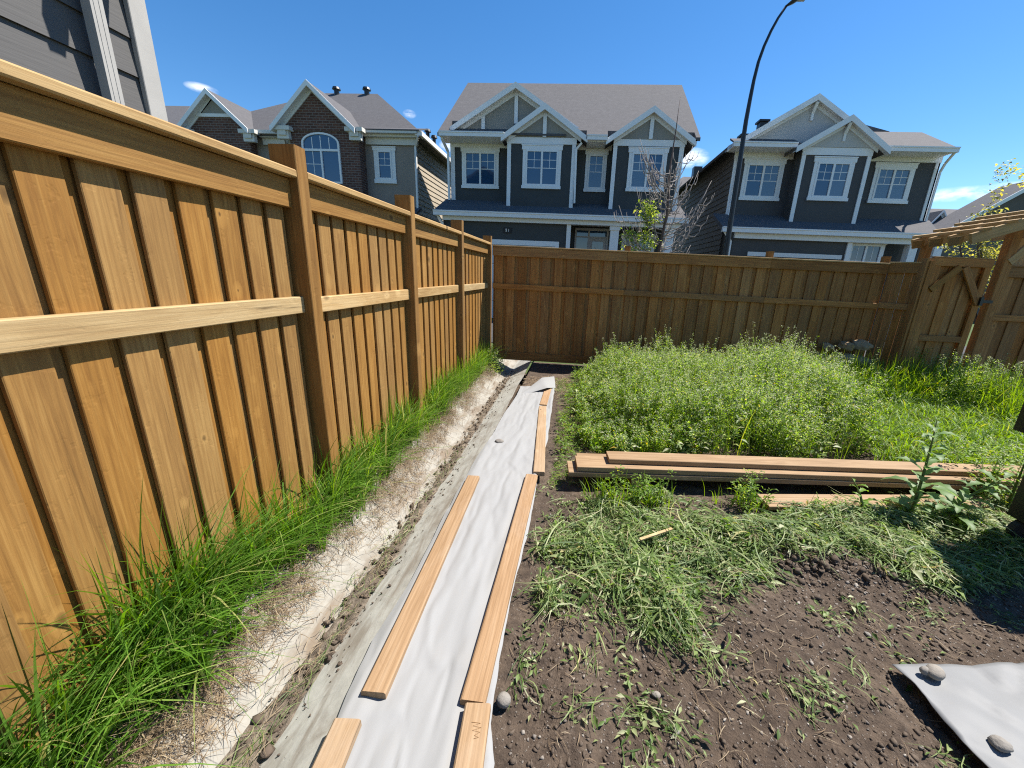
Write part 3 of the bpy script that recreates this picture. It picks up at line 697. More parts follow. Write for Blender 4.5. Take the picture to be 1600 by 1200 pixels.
def gable(par, xa, za, xl, zl, xr, zr, yf, yw, yb, facemat, bottom, roofmat='shingle_grey', fas=.15, posts=(), t=.09, over=.0, face_dir=None, soffit='white_trim'):
    # front gable: apex (xa, za), eave ends (xl, zl) / (xr, zr); yf rake front, yw wall face, yb how far back the ridge runs
    r = MB()
    r.slab((xl, yf, zl), (xa, yf, za), (xa, yb, za), (xl, yb, zl), t)
    r.slab((xa, yf, za), (xr, yf, zr), (xr, yb, zr), (xa, yb, za), t)
    ro = r.build('gable_roof', roofmat, par)
    f = MB(); dl = Vector((xa - xl, 0, za - zl)); dr = Vector((xr - xa, 0, zr - za))
    for (p, q) in (((xl, zl), (xa, za)), ((xr, zr), (xa, za))):
        f.add([(p[0], yf - .03, p[1] - fas), (q[0], yf - .03, q[1] - fas), (q[0], yf - .03, q[1] + .015), (p[0], yf - .03, p[1] + .015), (p[0], yf, p[1] - fas), (q[0], yf, q[1] - fas), (q[0], yf, q[1] + .015), (p[0], yf, p[1] + .015)],
              [(0, 1, 2, 3) if p[0] < q[0] else (3, 2, 1, 0), (7, 6, 5, 4) if p[0] < q[0] else (4, 5, 6, 7), (0, 4, 5, 1), (1, 5, 6, 2), (2, 6, 7, 3), (3, 7, 4, 0)])
    f.build('rake_board', 'white_trim', ro)
    # soffit strips under the rake
    s = MB(); s.slab((xl, yf, zl - t), (xa, yf, za - t), (xa, yw, za - t), (xl, yw, zl - t), .02).slab((xa, yf, za - t), (xr, yf, zr - t), (xr, yw, zr - t), (xa, yw, za - t), .02); s.build('soffit', soffit, ro)
    # face
    sl = (za - zl) / (xa - xl); sr = (za - zr) / (xr - xa)
    in_l = xl + (bottom - (zl - t)) / sl if bottom > zl - t else xl + .02; in_r = xr - (bottom - (zr - t)) / sr if bottom > zr - t else xr - .02
    fm = MB().poly_y([(in_l, bottom), (in_r, bottom), (xa, za - t - .02)], yw, yw + .08); fo = fm.build('gable_wall', facemat, par)
    b = MB()
    for (p, q) in (((in_l, bottom), (xa, za - t - .02)), ((in_r, bottom), (xa, za - t - .02))):
        d = Vector((q[0] - p[0], q[1] - p[1])); d.normalize()
        w = .13
        b.add([(p[0], yw - .03, p[1] - w), (q[0], yw - .03, q[1] - w), (q[0], yw - .03, q[1]), (p[0], yw - .03, p[1]), (p[0], yw, p[1] - w), (q[0], yw, q[1] - w), (q[0], yw, q[1]), (p[0], yw, p[1])],
              [(0, 1, 2, 3) if p[0] < q[0] else (3, 2, 1, 0), (7, 6, 5, 4), (0, 4, 5, 1), (1, 5, 6, 2), (2, 6, 7, 3), (3, 7, 4, 0)])
    b.build('frieze', 'white_trim', fo)
    for x in posts:
        zt_ = za - t - .1 - abs(x - xa) * (sl if x < xa else sr)
        MB().box(x - .055, x + .055, yw - .045, yw, bottom, zt_).build('gable_post', 'white_trim', fo)
    return ro
def gutter(par, x0, x1, y, z, mat='white_trim', h=.13, name='gutter'):
    return MB().box(x0, x1, y - .11, y, z - h, z).box(x0, x1, y - .13, y - .11, z - .03, z + .005).build(name, mat, par)
def lapped(par, x, y0, y1, z0, z1f, mat, face=1, expo=.17, name='siding'):
    # lap siding on a wall that looks along +X (face 1) or -X (face -1)
    v = []; f = []; n = int((z1f - z0) / expo)
    m = MB()
    for i in range(n):
        a = z0 + i * expo; b = a + expo
        m.add([(x + face * .028, y0, a), (x + face * .028, y1, a), (x + face * .006, y1, b), (x + face * .006, y0, b), (x, y0, a), (x, y1, a)], [(0, 1, 2, 3) if face > 0 else (3, 2, 1, 0), (0, 4, 5, 1) if face > 0 else (1, 5, 4, 0)])
    return m.build(name, mat, par)
def digits(par, text, x, z, y, h, mat):
    SEG = {'9': 'abcdfg', '1': 'bc'}
    w = h * .5; t = h * .16; m = MB()
    for ch in text:
        for s in SEG[ch]:
            if s == 'a': m.box(x, x + w, y - .006, y, z + h - t, z + h)
            if s == 'g': m.box(x, x + w, y - .0055, y, z + h / 2 - t / 2, z + h / 2 + t / 2)
            if s == 'd': m.box(x, x + w, y - .006, y, z, z + t)
            if s == 'b': m.box(x + w - t, x + w, y - .005, y, z + h / 2, z + h)
            if s == 'c': m.box(x + w - t, x + w, y - .005, y, z, z + h / 2)
            if s == 'f': m.box(x, x + t, y - .005, y, z + h / 2, z + h)
        x += w * 1.5
    m.build('house_number', mat, par, label='pale house number 91 on the black plaque')

# ---- middle house: navy siding, white trim
H2 = empty('house', (-.7, 15, 0), 'dark navy two-storey house with three white-trimmed gables and number 91 plaque', 'house')
MB().box(-4.4, 3.0, 14.1, 20, -.2, 5.62).build('wall', 'siding_navy', H2)
MB().box(-2.41, -.29, 13.6, 14.1, 3.3, 5.62).build('bay_wall', 'siding_navy', H2)
MB().box(.90, 2.995, 13.6, 14.1, 3.3, 5.62).build('bay_wall', 'siding_navy', H2)
MB().box(-4.38, -.33, 13.05, 14.1, -.2, 3.12).build('garage_wall', 'siding_navy', H2)
# corner boards
for x0, x1, y in ((-4.42, -4.28, 14.1), (-2.43, -2.31, 13.6), (-.39, -.27, 13.6), (.88, 1.0, 13.6), (2.88, 3.015, 13.6)):
    MB().box(x0, x1, y - .03, y, 3.3, 5.42).build('corner_board', 'white_trim', H2)
MB().box(2.985, 3.02, 13.60, 13.75, 3.3, 5.42).build('corner_board', 'white_trim', H2)
for x0, x1, y in ((-4.42, -2.44, 14.1), (-2.44, -.26, 13.6), (-.26, .87, 14.1), (.87, 3.03, 13.6)):
    MB().box(x0, x1, y - .04, y, 5.42, 5.60).build('frieze', 'white_trim', H2)
window(H2, -4.04, -2.80, 4.20, 5.45, 14.1)
window(H2, -1.93, -.71, 4.15, 5.41, 13.6)
window(H2, .06, .74, 4.20, 5.45, 14.1, lights=1, side=.09, blind=(0,))
window(H2, 1.38, 2.54, 4.15, 5.40, 13.6, blind=(0,))
# main roof, ridge along X
r = MB(); e0, zr0, yr0 = 5.62, 8.42, 17.0
r.slab((-4.60, 14.08, e0 + .56), (-2.3, 14.08, e0 + .56), (-2.3, yr0, zr0), (-4.60, yr0, zr0), .14)
r.slab((-2.3, 13.63, e0 + .215), (3.40, 13.63, e0 + .215), (3.40, yr0, zr0), (-2.3, yr0, zr0), .14)
for xa, xb in ((-4.60, -4.34),): r.slab((xa, 13.35, e0), (xb, 13.35, e0), (xb, 14.08, e0 + .56), (xa, 14.08, e0 + .56), .10)
r.slab((-4.60, yr0, zr0), (3.40, yr0, zr0), (3.40, 20.7, e0), (-4.60, 20.7, e0), .14)
for xa, xb in ((.03, .67), (3.27, 3.40)): r.slab((xa, 13.35, e0), (xb, 13.35, e0), (xb, 13.63, e0 + .215), (xa, 13.63, e0 + .215), .10)
rf2 = r.build('roof', 'shingle_grey', H2)
for x, s in ((-4.4, -1), (3.0, 1)):
    m = MB(); x2 = x - s * .1
    m.add([(x, 14.1, 5.6), (x, 20, 5.6), (x, yr0, zr0 - .14), (x2, 14.1, 5.6), (x2, 20, 5.6), (x2, yr0, zr0 - .14)], [(0, 1, 2), (5, 4, 3), (0, 3, 4, 1), (1, 4, 5, 2), (2, 5, 3, 0)])
    m.build('gable_end', 'siding_navy', H2)
gutter(H2, -4.56, -2.5, 13.45, 5.66); gutter(H2, .05, .66, 13.40, 5.62); MB().box(.05, .66, 13.4, 14.06, 5.47, 5.50).build('soffit', 'white_trim', H2)
MB().box(-4.56, -2.45, 13.45, 14.08, 5.53, 5.56).build('soffit', 'white_trim', H2)
gable(H2, -2.24, 7.14, -4.56, 5.76, .08, 5.76, 13.80, 14.02, 16.4, 'gable_taupe', 5.93, posts=(-2.24, -3.30))
MB().slab((-4.46, 13.50, 5.68), (-.6, 13.50, 5.68), (-.6, 14.02, 5.95), (-4.46, 14.02, 5.95), .05).build('skirt_roof', 'shingle_dark', H2)
gable(H2, -1.265, 6.44, -2.60, 5.56, .07, 5.57, 13.38, 13.55, 15.2, 'gable_taupe', 5.606, posts=(-1.265,))
gable(H2, 1.97, 6.41, .63, 5.53, 3.31, 5.53, 13.38, 13.55, 15.2, 'gable_taupe', 5.606, posts=(1.97,))
# downspouts
for pts in ([(-.10, 13.5, 5.46), (-.26, 13.55, 5.30), (-.22, 13.55, 3.75)], [(-4.50, 13.45, 5.5), (-4.46, 13.95, 5.25), (-4.46, 13.98, 3.8)]):
    m = MB(); spout(m, pts, .08, .06); m.build('downspout', 'white_trim', H2)
# lower roof over garage and porch
MB().slab((-4.62, 12.85, 3.32), (3.25, 12.85, 3.32), (3.25, 14.15, 3.86), (-4.62, 14.15, 3.86), .10).build('porch_roof', 'shingle_dark', H2)
gutter(H2, -4.60, 3.23, 12.86, 3.31, h=.14)
MB().box(-4.36, 3.05, 12.92, 13.02, 3.05, 3.19).build('beam', 'white_trim', H2)
MB().box(-.33, 3.05, 13.02, 14.1, 3.14, 3.18).build('porch_ceiling', 'white_trim', H2)
m = MB(); spout(m, [(-4.52, 12.9, 3.2), (-4.38, 13.0, 2.95), (-4.38, 13.02, .1)], .08, .06); m.build('downspout', 'white_trim', H2)
MB().box(-.40, -.27, 13.0, 13.06, 0, 3.05).build('corner_board', 'white_trim', H2)
gd = MB().box(-3.86, -.62, 13.0, 13.05, 2.38, 2.53).box(-3.86, -3.74, 13.0, 13.05, 0, 2.38).box(-.74, -.62, 13.0, 13.05, 0, 2.38).build('garage_door', 'white_trim', H2)
for i in range(4):
    MB().box(-3.74, -.74, 13.02, 13.045, .02 + i * .59, .60 + i * .59).build('door_panel', 'garage_white', gd)
pq = MB().box(-2.42, -2.15, 13.03, 13.05, 2.73, 2.895).build('plaque', 'black_enamel', H2)
digits(pq, '91', -2.345, 2.775, 13.03, .085, 'white_trim')
dr = MB().box(.30, .36, 14.04, 14.1, 0, 3.0).box(.93, .99, 14.04, 14.1, 0, 3.0).box(-.14, -.08, 14.04, 14.1, 0, 3.0).box(-.14, .99, 14.04, 14.1, 3.0, 3.08).box(-.08, .93, 14.045, 14.1, 2.78, 2.82).build('door', 'door_grey', H2)
MB().box(.36, .93, 14.06, 14.098, .1, 2.78).build('door_leaf', 'door_grey', dr)
MB().box(.46, .83, 14.05, 14.06, 1.4, 2.66).build('pane', 'window_glass_blind', dr)
MB().box(-.08, .30, 14.07, 14.098, .1, 2.78).build('sidelight', 'window_glass', dr)
MB().box(-.08, .93, 14.07, 14.098, 2.82, 3.0).build('transom', 'window_glass', dr)
for x in (1.10, 2.78):
    MB().box(x - .13, x + .13, 13.0, 13.26, 0, 3.05).box(x - .16, x + .16, 12.97, 13.29, 2.93, 3.046).build('column', 'white_trim', H2)
for x0, x1 in ((1.45, 2.55),):
    window(H2, x0, x1, 1.2, 2.95, 14.1, grid=False)

# ---- right house: charcoal siding
H3 = empty('house', (7.7, 15, 0), 'charcoal two-storey house with pale gables behind the black street lamp', 'house')
MB().box(4.70, 10.68, 14.0, 23, -.2, 5.62).build('wall', 'siding_charcoal', H3)
lapped(H3, 4.70, 14.02, 23, 0.0, 5.5, 'siding_brown', face=-1)
MB().box(6.46, 8.37, 13.5, 14.0, 3.2, 5.60).build('bay_wall', 'siding_charcoal', H3)
MB().box(4.72, 8.1, 13.05, 14.0, -.2, 3.0).build('garage_wall', 'siding_charcoal', H3)
for x0, x1, y in ((4.68, 4.80, 14.0), (6.44, 6.55, 13.5), (8.28, 8.39, 13.5), (10.58, 10.70, 14.0)):
    MB().box(x0, x1, y - .03, y, 3.2, 5.28).build('corner_board', 'white_trim', H3)
MB().box(10.66, 10.705, 13.97, 14.10, 3.2, 5.28).build('corner_board', 'white_trim', H3)
for x0, x1, y in ((4.67, 6.43, 14.0), (6.43, 8.40, 13.5), (8.40, 10.72, 14.0)):
    MB().box(x0, x1, y - .04, y, 5.26, 5.46).build('frieze', 'white_trim', H3)
window(H3, 5.02, 6.22, 4.07, 5.27, 14.0, blind=(1,)); window(H3, 6.84, 7.98, 4.03, 5.23, 13.5, blind=(1,)); window(H3, 8.90, 10.05, 4.10, 5.24, 14.0, blind=(0, 1))
gutter(H3, 4.38, 6.2, 13.45, 5.54); gutter(H3, 8.7, 10.62, 13.45, 5.50)
MB().box(4.4, 6.2, 13.45, 13.98, 5.42, 5.45).build('soffit', 'white_trim', H3)
MB().box(8.7, 10.6, 13.45, 13.98, 5.39, 5.42).build('soffit', 'white_trim', H3)
# main roof with the ridge running back, and its big front gable
gable(H3, 6.72, 6.93, 4.36, 5.52, 9.08, 5.52, 13.80, 13.98, 23.3, 'gable_light', 5.72, posts=())
MB().slab((4.45, 13.46, 5.55), (6.35, 13.46, 5.55), (6.35, 13.97, 5.80), (4.45, 13.97, 5.80), .05).build('skirt_roof', 'shingle_dark', H3)
gable(H3, 7.48, 6.22, 6.14, 5.40, 8.72, 5.40, 13.26, 13.44, 15.0, 'gable_light', 5.465)
for x, z, y in ((6.72, 6.62, 13.86), (7.48, 5.93, 13.34)):
    m = MB(); m.bar((x, y + .1, z - .12), (x, y - .06, z + .12), .07, .08, (1, 0, 0)); m.box(x - .035, x + .035, y + .07, y + .12, z - .32, z + .1); m.build('bracket', 'white_trim', H3)
# right wing
r = MB()
yr1, zr1 = 15.25, 6.47
r.slab((8.60, 13.4, 5.50), (10.62, 13.4, 5.50), (10.85, yr1, zr1), (8.60, yr1, zr1), .10); r.slab((7.4, 14.0, 5.815), (8.60, 14.0, 5.815), (8.60, yr1, zr1), (7.4, yr1, zr1), .10)
r.slab((7.6, yr1, zr1), (10.85, yr1, zr1), (10.85, 17.3, 5.50), (7.6, 17.3, 5.50), .10)
r.add([(7.6, 15.2, zr1 - .02), (9.85, 15.24, zr1 + .005), (8.75, 15.26, 6.73), (7.6, 15.28, 6.9), (7.6, 18.0, 6.9), (8.75, 18.0, 6.73), (9.85, 18.0, zr1)], [(0, 1, 2, 3), (3, 2, 5, 4), (2, 1, 6, 5)])
r.build('roof', 'shingle_grey', H3)
MB().add([(10.68, 14.0, 5.45), (10.68, 16.6, 5.45), (10.68, yr1, zr1 - .12), (10.6, 14.0, 5.45), (10.6, 16.6, 5.45), (10.6, yr1, zr1 - .12)], [(0, 1, 2), (5, 4, 3), (0, 3, 4, 1), (1, 4, 5, 2), (2, 5, 3, 0)]).build('gable_end', 'siding_charcoal', H3)
for k, (x, y) in enumerate(((5.95, 15.6), (5.75, 16.6))):
    z = 5.52 + (x - 4.36) * .5975
    MB().box(x - .12, x + .12, y - .14, y + .14, z - .05, z + .30).box(x - .17, x + .17, y - .19, y + .19, z + .30, z + .36).build('roof_vent', 'black_metal', H3)
m = MB(); spout(m, [(4.62, 13.4, 5.42), (4.82, 13.8, 5.25), (4.80, 13.94, 5.05), (4.76, 13.94, 3.55)], .07, .05); m.build('downspout', 'white_trim', H3)
m = MB(); spout(m, [(10.60, 13.45, 5.40), (10.70, 13.8, 5.2), (10.74, 13.95, 5.0), (10.74, 13.95, 3.5)], .055, .05); m.build('downspout', 'white_trim', H3)
MB().slab((4.28, 12.85, 3.14), (10.25, 12.85, 3.14), (10.9, 14.02, 3.66), (4.28, 14.02, 3.66), .10).slab((10.25, 12.85, 3.14), (11.4, 13.9, 3.14), (11.4, 15.0, 3.14), (10.9, 14.02, 3.66), .08).build('porch_roof', 'shingle_dark', H3)
gutter(H3, 4.26, 10.22, 12.86, 3.12, h=.14)
MB().box(4.7, 10.0, 12.92, 13.02, 2.83, 3.0).build('beam', 'white_trim', H3)
m = MB(); spout(m, [(4.36, 12.9, 3.0), (4.62, 13.0, 2.75), (4.64, 13.02, .1)], .08, .06); m.build('downspout', 'white_trim', H3)
MB().box(8.04, 8.16, 13.0, 13.06, 0, 2.83).build('corner_board', 'white_trim', H3)
window(H3, 8.17, 9.22, .9, 2.90, 13.2, side=.08, head=.09); MB().box(8.1, 9.25, 13.2, 14.0, -.2, 3.0).build('porch_wall', 'siding_charcoal', H3)
MB().box(9.25, 9.95, 13.6, 13.7, 0, 3.0).build('door_recess', 'siding_navy', H3)
for x in (9.86, 10.55):
    MB().box(x - .11, x + .11, 12.95, 13.17, 0, 2.83).build('column', 'white_trim', H3)
MB().box(5.2, 7.95, 13.0, 13.05, 2.34, 2.46).build('garage_door', 'garage_white', H3)

# ---- left house: dark brick gable, hip roof
H1 = empty('house', (-9, 15, 0), 'brick-fronted house with arched window, cream cornices and hipped grey roof', 'house')
MB().box(-9.93, -7.52, 14.0, 15.0, -.2, 5.85).build('brick_wall', 'brick_dark', H1)
MB().box(-7.52, -5.79, 14.4, 23, -.2, 5.85).build('wall', 'stucco_taupe', H1)
MB().box(-14.2, -7.6, 14.7, 23, -.2, 5.85).build('wall', 'stucco_taupe', H1)
MB().box(-13.95, -11.70, 14.4, 14.7, -.2, 5.9).build('brick_wall', 'brick_dark', H1)
lapped(H1, -5.79, 14.42, 23, 0, 5.75, 'siding_tan', face=1)
gable(H1, -8.95, 7.12, -10.38, 5.80, -7.47, 5.80, 13.72, 13.96, 17.6, 'brick_dark', 5.78, roofmat='shingle_dark')
gable(H1, -12.82, 7.02, -14.15, 5.86, -11.52, 5.86, 14.15, 14.38, 18.2, 'brick_dark', 5.84, roofmat='shingle_dark')
MB().poly_y([(-13.35, 6.36), (-12.29, 6.36), (-12.82, 6.84)], 14.35, 14.38).build('gable_panel', 'gable_taupe', H1)
MB().box(-13.5, -12.14, 14.33, 14.38, 6.26, 6.36).build('gable_band', 'white_trim', H1)
r = MB()
r.add([(-14.5, 14.45, 5.88), (-5.45, 14.45, 5.88), (-5.45, 23.3, 5.86), (-14.5, 23.3, 5.86), (-10.95, 18.0, 8.40), (-8.70, 18.0, 8.40), (-14.5, 14.45, 5.74), (-5.45, 14.45, 5.74), (-5.45, 23.3, 5.72), (-14.5, 23.3, 5.72)],
      [(0, 1, 5, 4), (1, 2, 5), (2, 3, 4, 5), (3, 0, 4), (9, 8, 7, 6), (0, 6, 7, 1), (1, 7, 8, 2), (2, 8, 9, 3), (3, 9, 6, 0)])
r.build('roof', 'shingle_dark', H1)
MB().slab((-7.3, 14.03, 5.90), (-5.45, 14.03, 5.90), (-5.45, 14.9, 6.20), (-7.3, 14.9, 6.20), .04).build('roof_edge', 'shingle_dark', H1)
for x0, x1, y in ((-7.44, -5.62, 14.38), (-11.4, -10.15, 14.68)):
    MB().box(x0, x1, y - .06, y, 5.52, 5.72).box(x0 - .0, x1 + .03, y - .20, y, 5.72, 5.79).box(x0, x1 + .08, y - .34, y, 5.79, 5.90).build('cornice', 'cornice_cream', H1)
for x, y in ((-7.55, 13.98), (-10.05, 13.98), (-11.6, 14.38), (-14.0, 14.38)):
    MB().box(x - .30, x + .30, y - .22, y, 5.74, 5.86).box(x - .20, x + .20, y - .14, y, 5.50, 5.74).box(x - .14, x + .14, y - .19, y - .14, 5.60, 5.74).build('bracket', 'cornice_cream', H1)
window(H1, -7.22, -6.46, 4.33, 5.48, 14.4, lights=1, side=.13, head=.13, sill=.13)
# arched window
w = MB(); cx_, z_s, y_ = -8.85, 5.42, 14.0
def arch(xc, hw, zs, rise, n=14):
    return [(xc - hw * math.cos(math.pi * i / n), zs + rise * math.sin(math.pi * i / n)) for i in range(n + 1)]
out_, in_ = arch(cx_, .66, z_s, .32), arch(cx_, .60, z_s, .265)
for i in range(len(out_) - 1):
    a, b, c, d = out_[i], out_[i + 1], in_[i + 1], in_[i]
    w.add([(a[0], y_ - .05, a[1]), (b[0], y_ - .05, b[1]), (c[0], y_ - .05, c[1]), (d[0], y_ - .05, d[1]), (a[0], y_, a[1]), (b[0], y_, b[1]), (c[0], y_, c[1]), (d[0], y_, d[1])], [(3, 2, 1, 0), (0, 1, 5, 4), (2, 3, 7, 6)])
for a, b, c, d in ((cx_ - .66, cx_ - .60, 4.20, z_s), (cx_ + .60, cx_ + .66, 4.20, z_s), (cx_ - .03, cx_ + .03, 4.26, 5.18), (cx_ - .60, cx_ + .60, 5.18, 5.25), (cx_ - .60, cx_ + .60, 4.20, 4.26)): w.box(a, b, y_ - .05, y_, c, d)
wo = w.build('window', 'white_trim', H1)
MB().poly_y([(cx_ - .6, 5.25), (cx_ + .6, 5.25)] + in_[::-1], y_ - .012, y_ - .004).build('pane', 'window_glass', wo)
MB().box(cx_ - .6, cx_ - .03, y_ - .012, y_ - .004, 4.26, 5.18).build('pane', 'window_glass', wo)
MB().box(cx_ + .03, cx_ + .6, y_ - .012, y_ - .004, 4.26, 5.18).build('pane', 'window_glass', wo)
m = MB()
for x in (-.3, 0, .3): m.box(cx_ + x - .012, cx_ + x + .012, y_ - .02, y_ - .012, 5.25, 5.64 if x == 0 else 5.60)
m.box(cx_ - .32, cx_ - .30, y_ - .02, y_ - .012, 4.26, 5.18).box(cx_ - .6, cx_ - .03, y_ - .0195, y_ - .012, 4.78, 4.80); m.build('muntin', 'white_trim', wo)
m = MB(); spout(m, [(-5.52, 14.1, 5.74), (-5.72, 14.36, 5.5), (-5.74, 14.36, .1)], .08, .06); m.build('downspout', 'white_trim', H1)
m = MB(); spout(m, [(-10.45, 14.4, 5.72), (-10.55, 14.62, 5.45), (-10.55, 14.64, .1)], .08, .06); m.build('downspout', 'white_trim', H1)
gutter(H1, -5.62, -5.40, 14.2, 5.88)
MB().box(-5.50, -5.38, 14.1, 23.3, 5.74, 5.88).build('gutter', 'white_trim', H1)
for (x, y, z) in ((-10.4, 17.9, 8.37), (-9.1, 17.9, 8.37)):
    MB().tube([(x, y, z - .1), (x, y, z + .12)], .10, 8).tube([(x, y, z + .12), (x, y, z + .20)], [.17, .14], 10).build('roof_vent', 'black_metal', H1)
for (x, y) in ((-6.1, 16.6), (-6.1, 17.3)):
    z = 5.86 + .78 * .65
    MB().tube([(x, y, z - .1), (x, y, z + .25)], .07, 8).tube([(x, y, z + .25), (x, y, z + .34)], [.13, .1], 10).build('roof_vent', 'black_metal', H1)
MB().slab((-14.3, 13.0, 3.4), (-7.4, 13.0, 3.4), (-7.4, 14.0, 3.85), (-14.3, 14.0, 3.85), .1).build('porch_roof', 'shingle_dark', H1)
MB().slab((-7.4, 13.9, 3.35), (-5.6, 13.9, 3.35), (-5.6, 14.4, 3.6), (-7.4, 14.4, 3.6), .1).build('porch_roof', 'shingle_dark', H1)

_l = WM[H1].to_translation(); H1.location = (_l.x * 1.097, _l.y * 1.097, _l.z * 1.097 - .148); H1.scale = (1.097, 1.097, 1.097)
# ---- farther houses: simple but whole
def far_house(label, x0, x1, y0, y1, eave, ridge, wallmat, roofmat, along='x', group=None, extra=True):
    h = empty('house', ((x0 + x1) / 2, y0, 0), label, 'house', group)
    MB().box(x0, x1, y0, y1, -.2, eave).build('wall', wallmat, h)
    o = .4; r = MB()
    if along == 'x':
        ym = (y0 + y1) / 2
        r.slab((x0 - o, y0 - o, eave), (x1 + o, y0 - o, eave), (x1 + o, ym, ridge), (x0 - o, ym, ridge), .15).slab((x0 - o, ym, ridge), (x1 + o, ym, ridge), (x1 + o, y1 + o, eave), (x0 - o, y1 + o, eave), .15)
        for x in (x0, x1 - .1): MB().add([(x, y0, eave - .02), (x, y1, eave - .02), (x, ym, ridge - .15), (x + .1, y0, eave - .02), (x + .1, y1, eave - .02), (x + .1, ym, ridge - .15)], [(2, 1, 0), (3, 4, 5), (0, 1, 4, 3), (1, 2, 5, 4), (2, 0, 3, 5)]).build('gable_end', wallmat, h)
        ro = r.build('roof', roofmat, h)
        gutter(h, x0 - o, x1 + o, y0 - o, eave)
    elif along == 'y':
        xm = (x0 + x1) / 2
        r.slab((x0 - o, y0 - o, eave), (xm, y0 - o, ridge), (xm, y1 + o, ridge), (x0 - o, y1 + o, eave), .15).slab((xm, y0 - o, ridge), (x1 + o, y0 - o, eave), (x1 + o, y1 + o, eave), (xm, y1 + o, ridge), .15)
        ro = r.build('roof', roofmat, h)
        MB().poly_y([(x0, eave - .1), (x1, eave - .1), (xm, ridge - .15)], y0, y0 + .1).build('gable_wall', wallmat, h)
        m = MB()
        for xa, xb in ((x0 - o, xm), (x1 + o, xm)):
            m.add([(xa, y0 - o - .04, eave - .2), (xb, y0 - o - .04, ridge - .2), (xb, y0 - o - .04, ridge + .02), (xa, y0 - o - .04, eave + .02), (xa, y0 - o, eave - .2), (xb, y0 - o, ridge - .2), (xb, y0 - o, ridge + .02), (xa, y0 - o, eave + .02)], [(0, 1, 2, 3) if xa < xb else (3, 2, 1, 0), (7, 6, 5, 4), (0, 4, 5, 1), (1, 5, 6, 2), (2, 6, 7, 3), (3, 7, 4, 0)])
        m.build('rake_board', 'white_trim', ro)
    else:
        xa, xb, ym = x0 + (x1 - x0) * .35, x1 - (x1 - x0) * .35, (y0 + y1) / 2
        r.add([(x0 - o, y0 - o, eave), (x1 + o, y0 - o, eave), (x1 + o, y1 + o, eave), (x0 - o, y1 + o, eave), (xa, ym, ridge), (xb, ym, ridge), (x0 - o, y0 - o, eave - .15), (x1 + o, y0 - o, eave - .15), (x1 + o, y1 + o, eave - .15), (x0 - o, y1 + o, eave - .15)],
              [(0, 1, 5, 4), (1, 2, 5), (2, 3, 4, 5), (3, 0, 4), (9, 8, 7, 6), (0, 6, 7, 1), (1, 7, 8, 2), (2, 8, 9, 3), (3, 9, 6, 0)])
        r.build('roof', roofmat, h); gutter(h, x0 - o, x1 + o, y0 - o, eave)
    return h
hz = far_house('grey hip-roofed house beyond the brick house, glimpsed past the neighbour', -26.5, -16.9, 16.5, 26, 6.1, 9.0, 'siding_tan', 'shingle_dark', 'hip')
window(hz, -20.6, -19.2, 4.0, 5.3, 16.5)
hb = far_house('taupe house whose sloping roof shows between the navy and charcoal houses', 3.9, 12.5, 25.5, 35, 5.7, 8.4, 'siding_brown', 'shingle_grey', 'hip')
MB().box(7.0, 7.5, 28, 28.5, 6.2, 8.5).build('chimney', 'black_metal', hb)
p = gy(1440, 335, 30); q = gy(1600, 300, 30)
hc = far_house('distant house with long grey roof and a small white-edged dormer beyond the arbor', 19.6, 33, 26.4, 35.6, 4.9, 7.0, 'siding_brown', 'shingle_grey', 'x')
gable(hc, 20.80, 6.05, 20.28, 5.32, 21.32, 5.32, 25.95, 26.10, 29, 'siding_navy', 5.20, fas=.10)
hd = far_house('house with a bright white rake board standing behind the arbor', 19.75, 27.0, 24.2, 25.6, 4.6, 7.35, 'siding_brown', 'shingle_grey', 'y')

# ------------------------------------------------------------------ street lamp
YL = 10.5
lp = empty('street_lamp', (3.69, YL, 0), 'tall black street lamp with a curved arm in front of the charcoal house', 'street lamp')
pts = [(3.69, YL, 0), (3.67, YL, 2.2), (3.65, YL, 4.0), (3.635, YL, 5.1)] + [tuple(gy(u, v, YL)) for u, v in ((1172, 155), (1178, 125), (1185, 97), (1194, 72), (1205, 48), (1216, 28), (1229, 9))]
rad = [.066, .062, .055, .047, .042, .037, .034, .031, .029, .027, .025]
MB().tube(pts, rad, 12).build('pole', 'black_metal', lp, True)
e = Vector(pts[-1]); d = (e - Vector(pts[-2])).normalized()
hd_ = MB(); sidev = Vector((0, 1, 0))
prof = [(-.03, .028), (.04, .045), (.14, .075), (.30, .08), (.42, .055), (.47, .018)]
rings = []
for t, w_ in prof:
    c = e + Vector((d.x * .95 + .25, 0, d.z * .55)).normalized() * t
    rings.append((c, w_))
base = len(hd_.v)
ax = Vector((d.x * .95 + .25, 0, d.z * .55)).normalized(); nz_ = Vector((0, 1, 0)).cross(ax)
for c, w_ in rings:
    for k in range(10):
        a = 2 * math.pi * k / 10; hd_.v.append(tuple(c + Vector((0, 1, 0)) * math.cos(a) * w_ * 1.2 + nz_ * math.sin(a) * w_ * .55))
for i in range(len(rings) - 1):
    for k in range(10): hd_.f.append((i * 10 + k, i * 10 + (k + 1) % 10, (i + 1) * 10 + (k + 1) % 10, (i + 1) * 10 + k))
hd_.f.append(tuple(range(9, -1, -1))); hd_.f.append(tuple((len(rings) - 1) * 10 + k for k in range(10)))
hd_.build('lamp_head', 'black_metal', lp, True)
c = e + ax * .28 - nz_ * .045 if nz_.z > 0 else e + ax * .28 + nz_ * .045
MB().box(c.x - .10, c.x + .10, c.y - .06, c.y + .06, c.z - .012, c.z + .004).build('lens', 'lens_glass', lp)
MB().box(3.55, 3.83, YL - .14, YL + .14, 0, .03).tube([(3.69, YL, .03), (3.69, YL, .35)], [.13, .09], 12).build('base_plate', 'black_metal', lp)

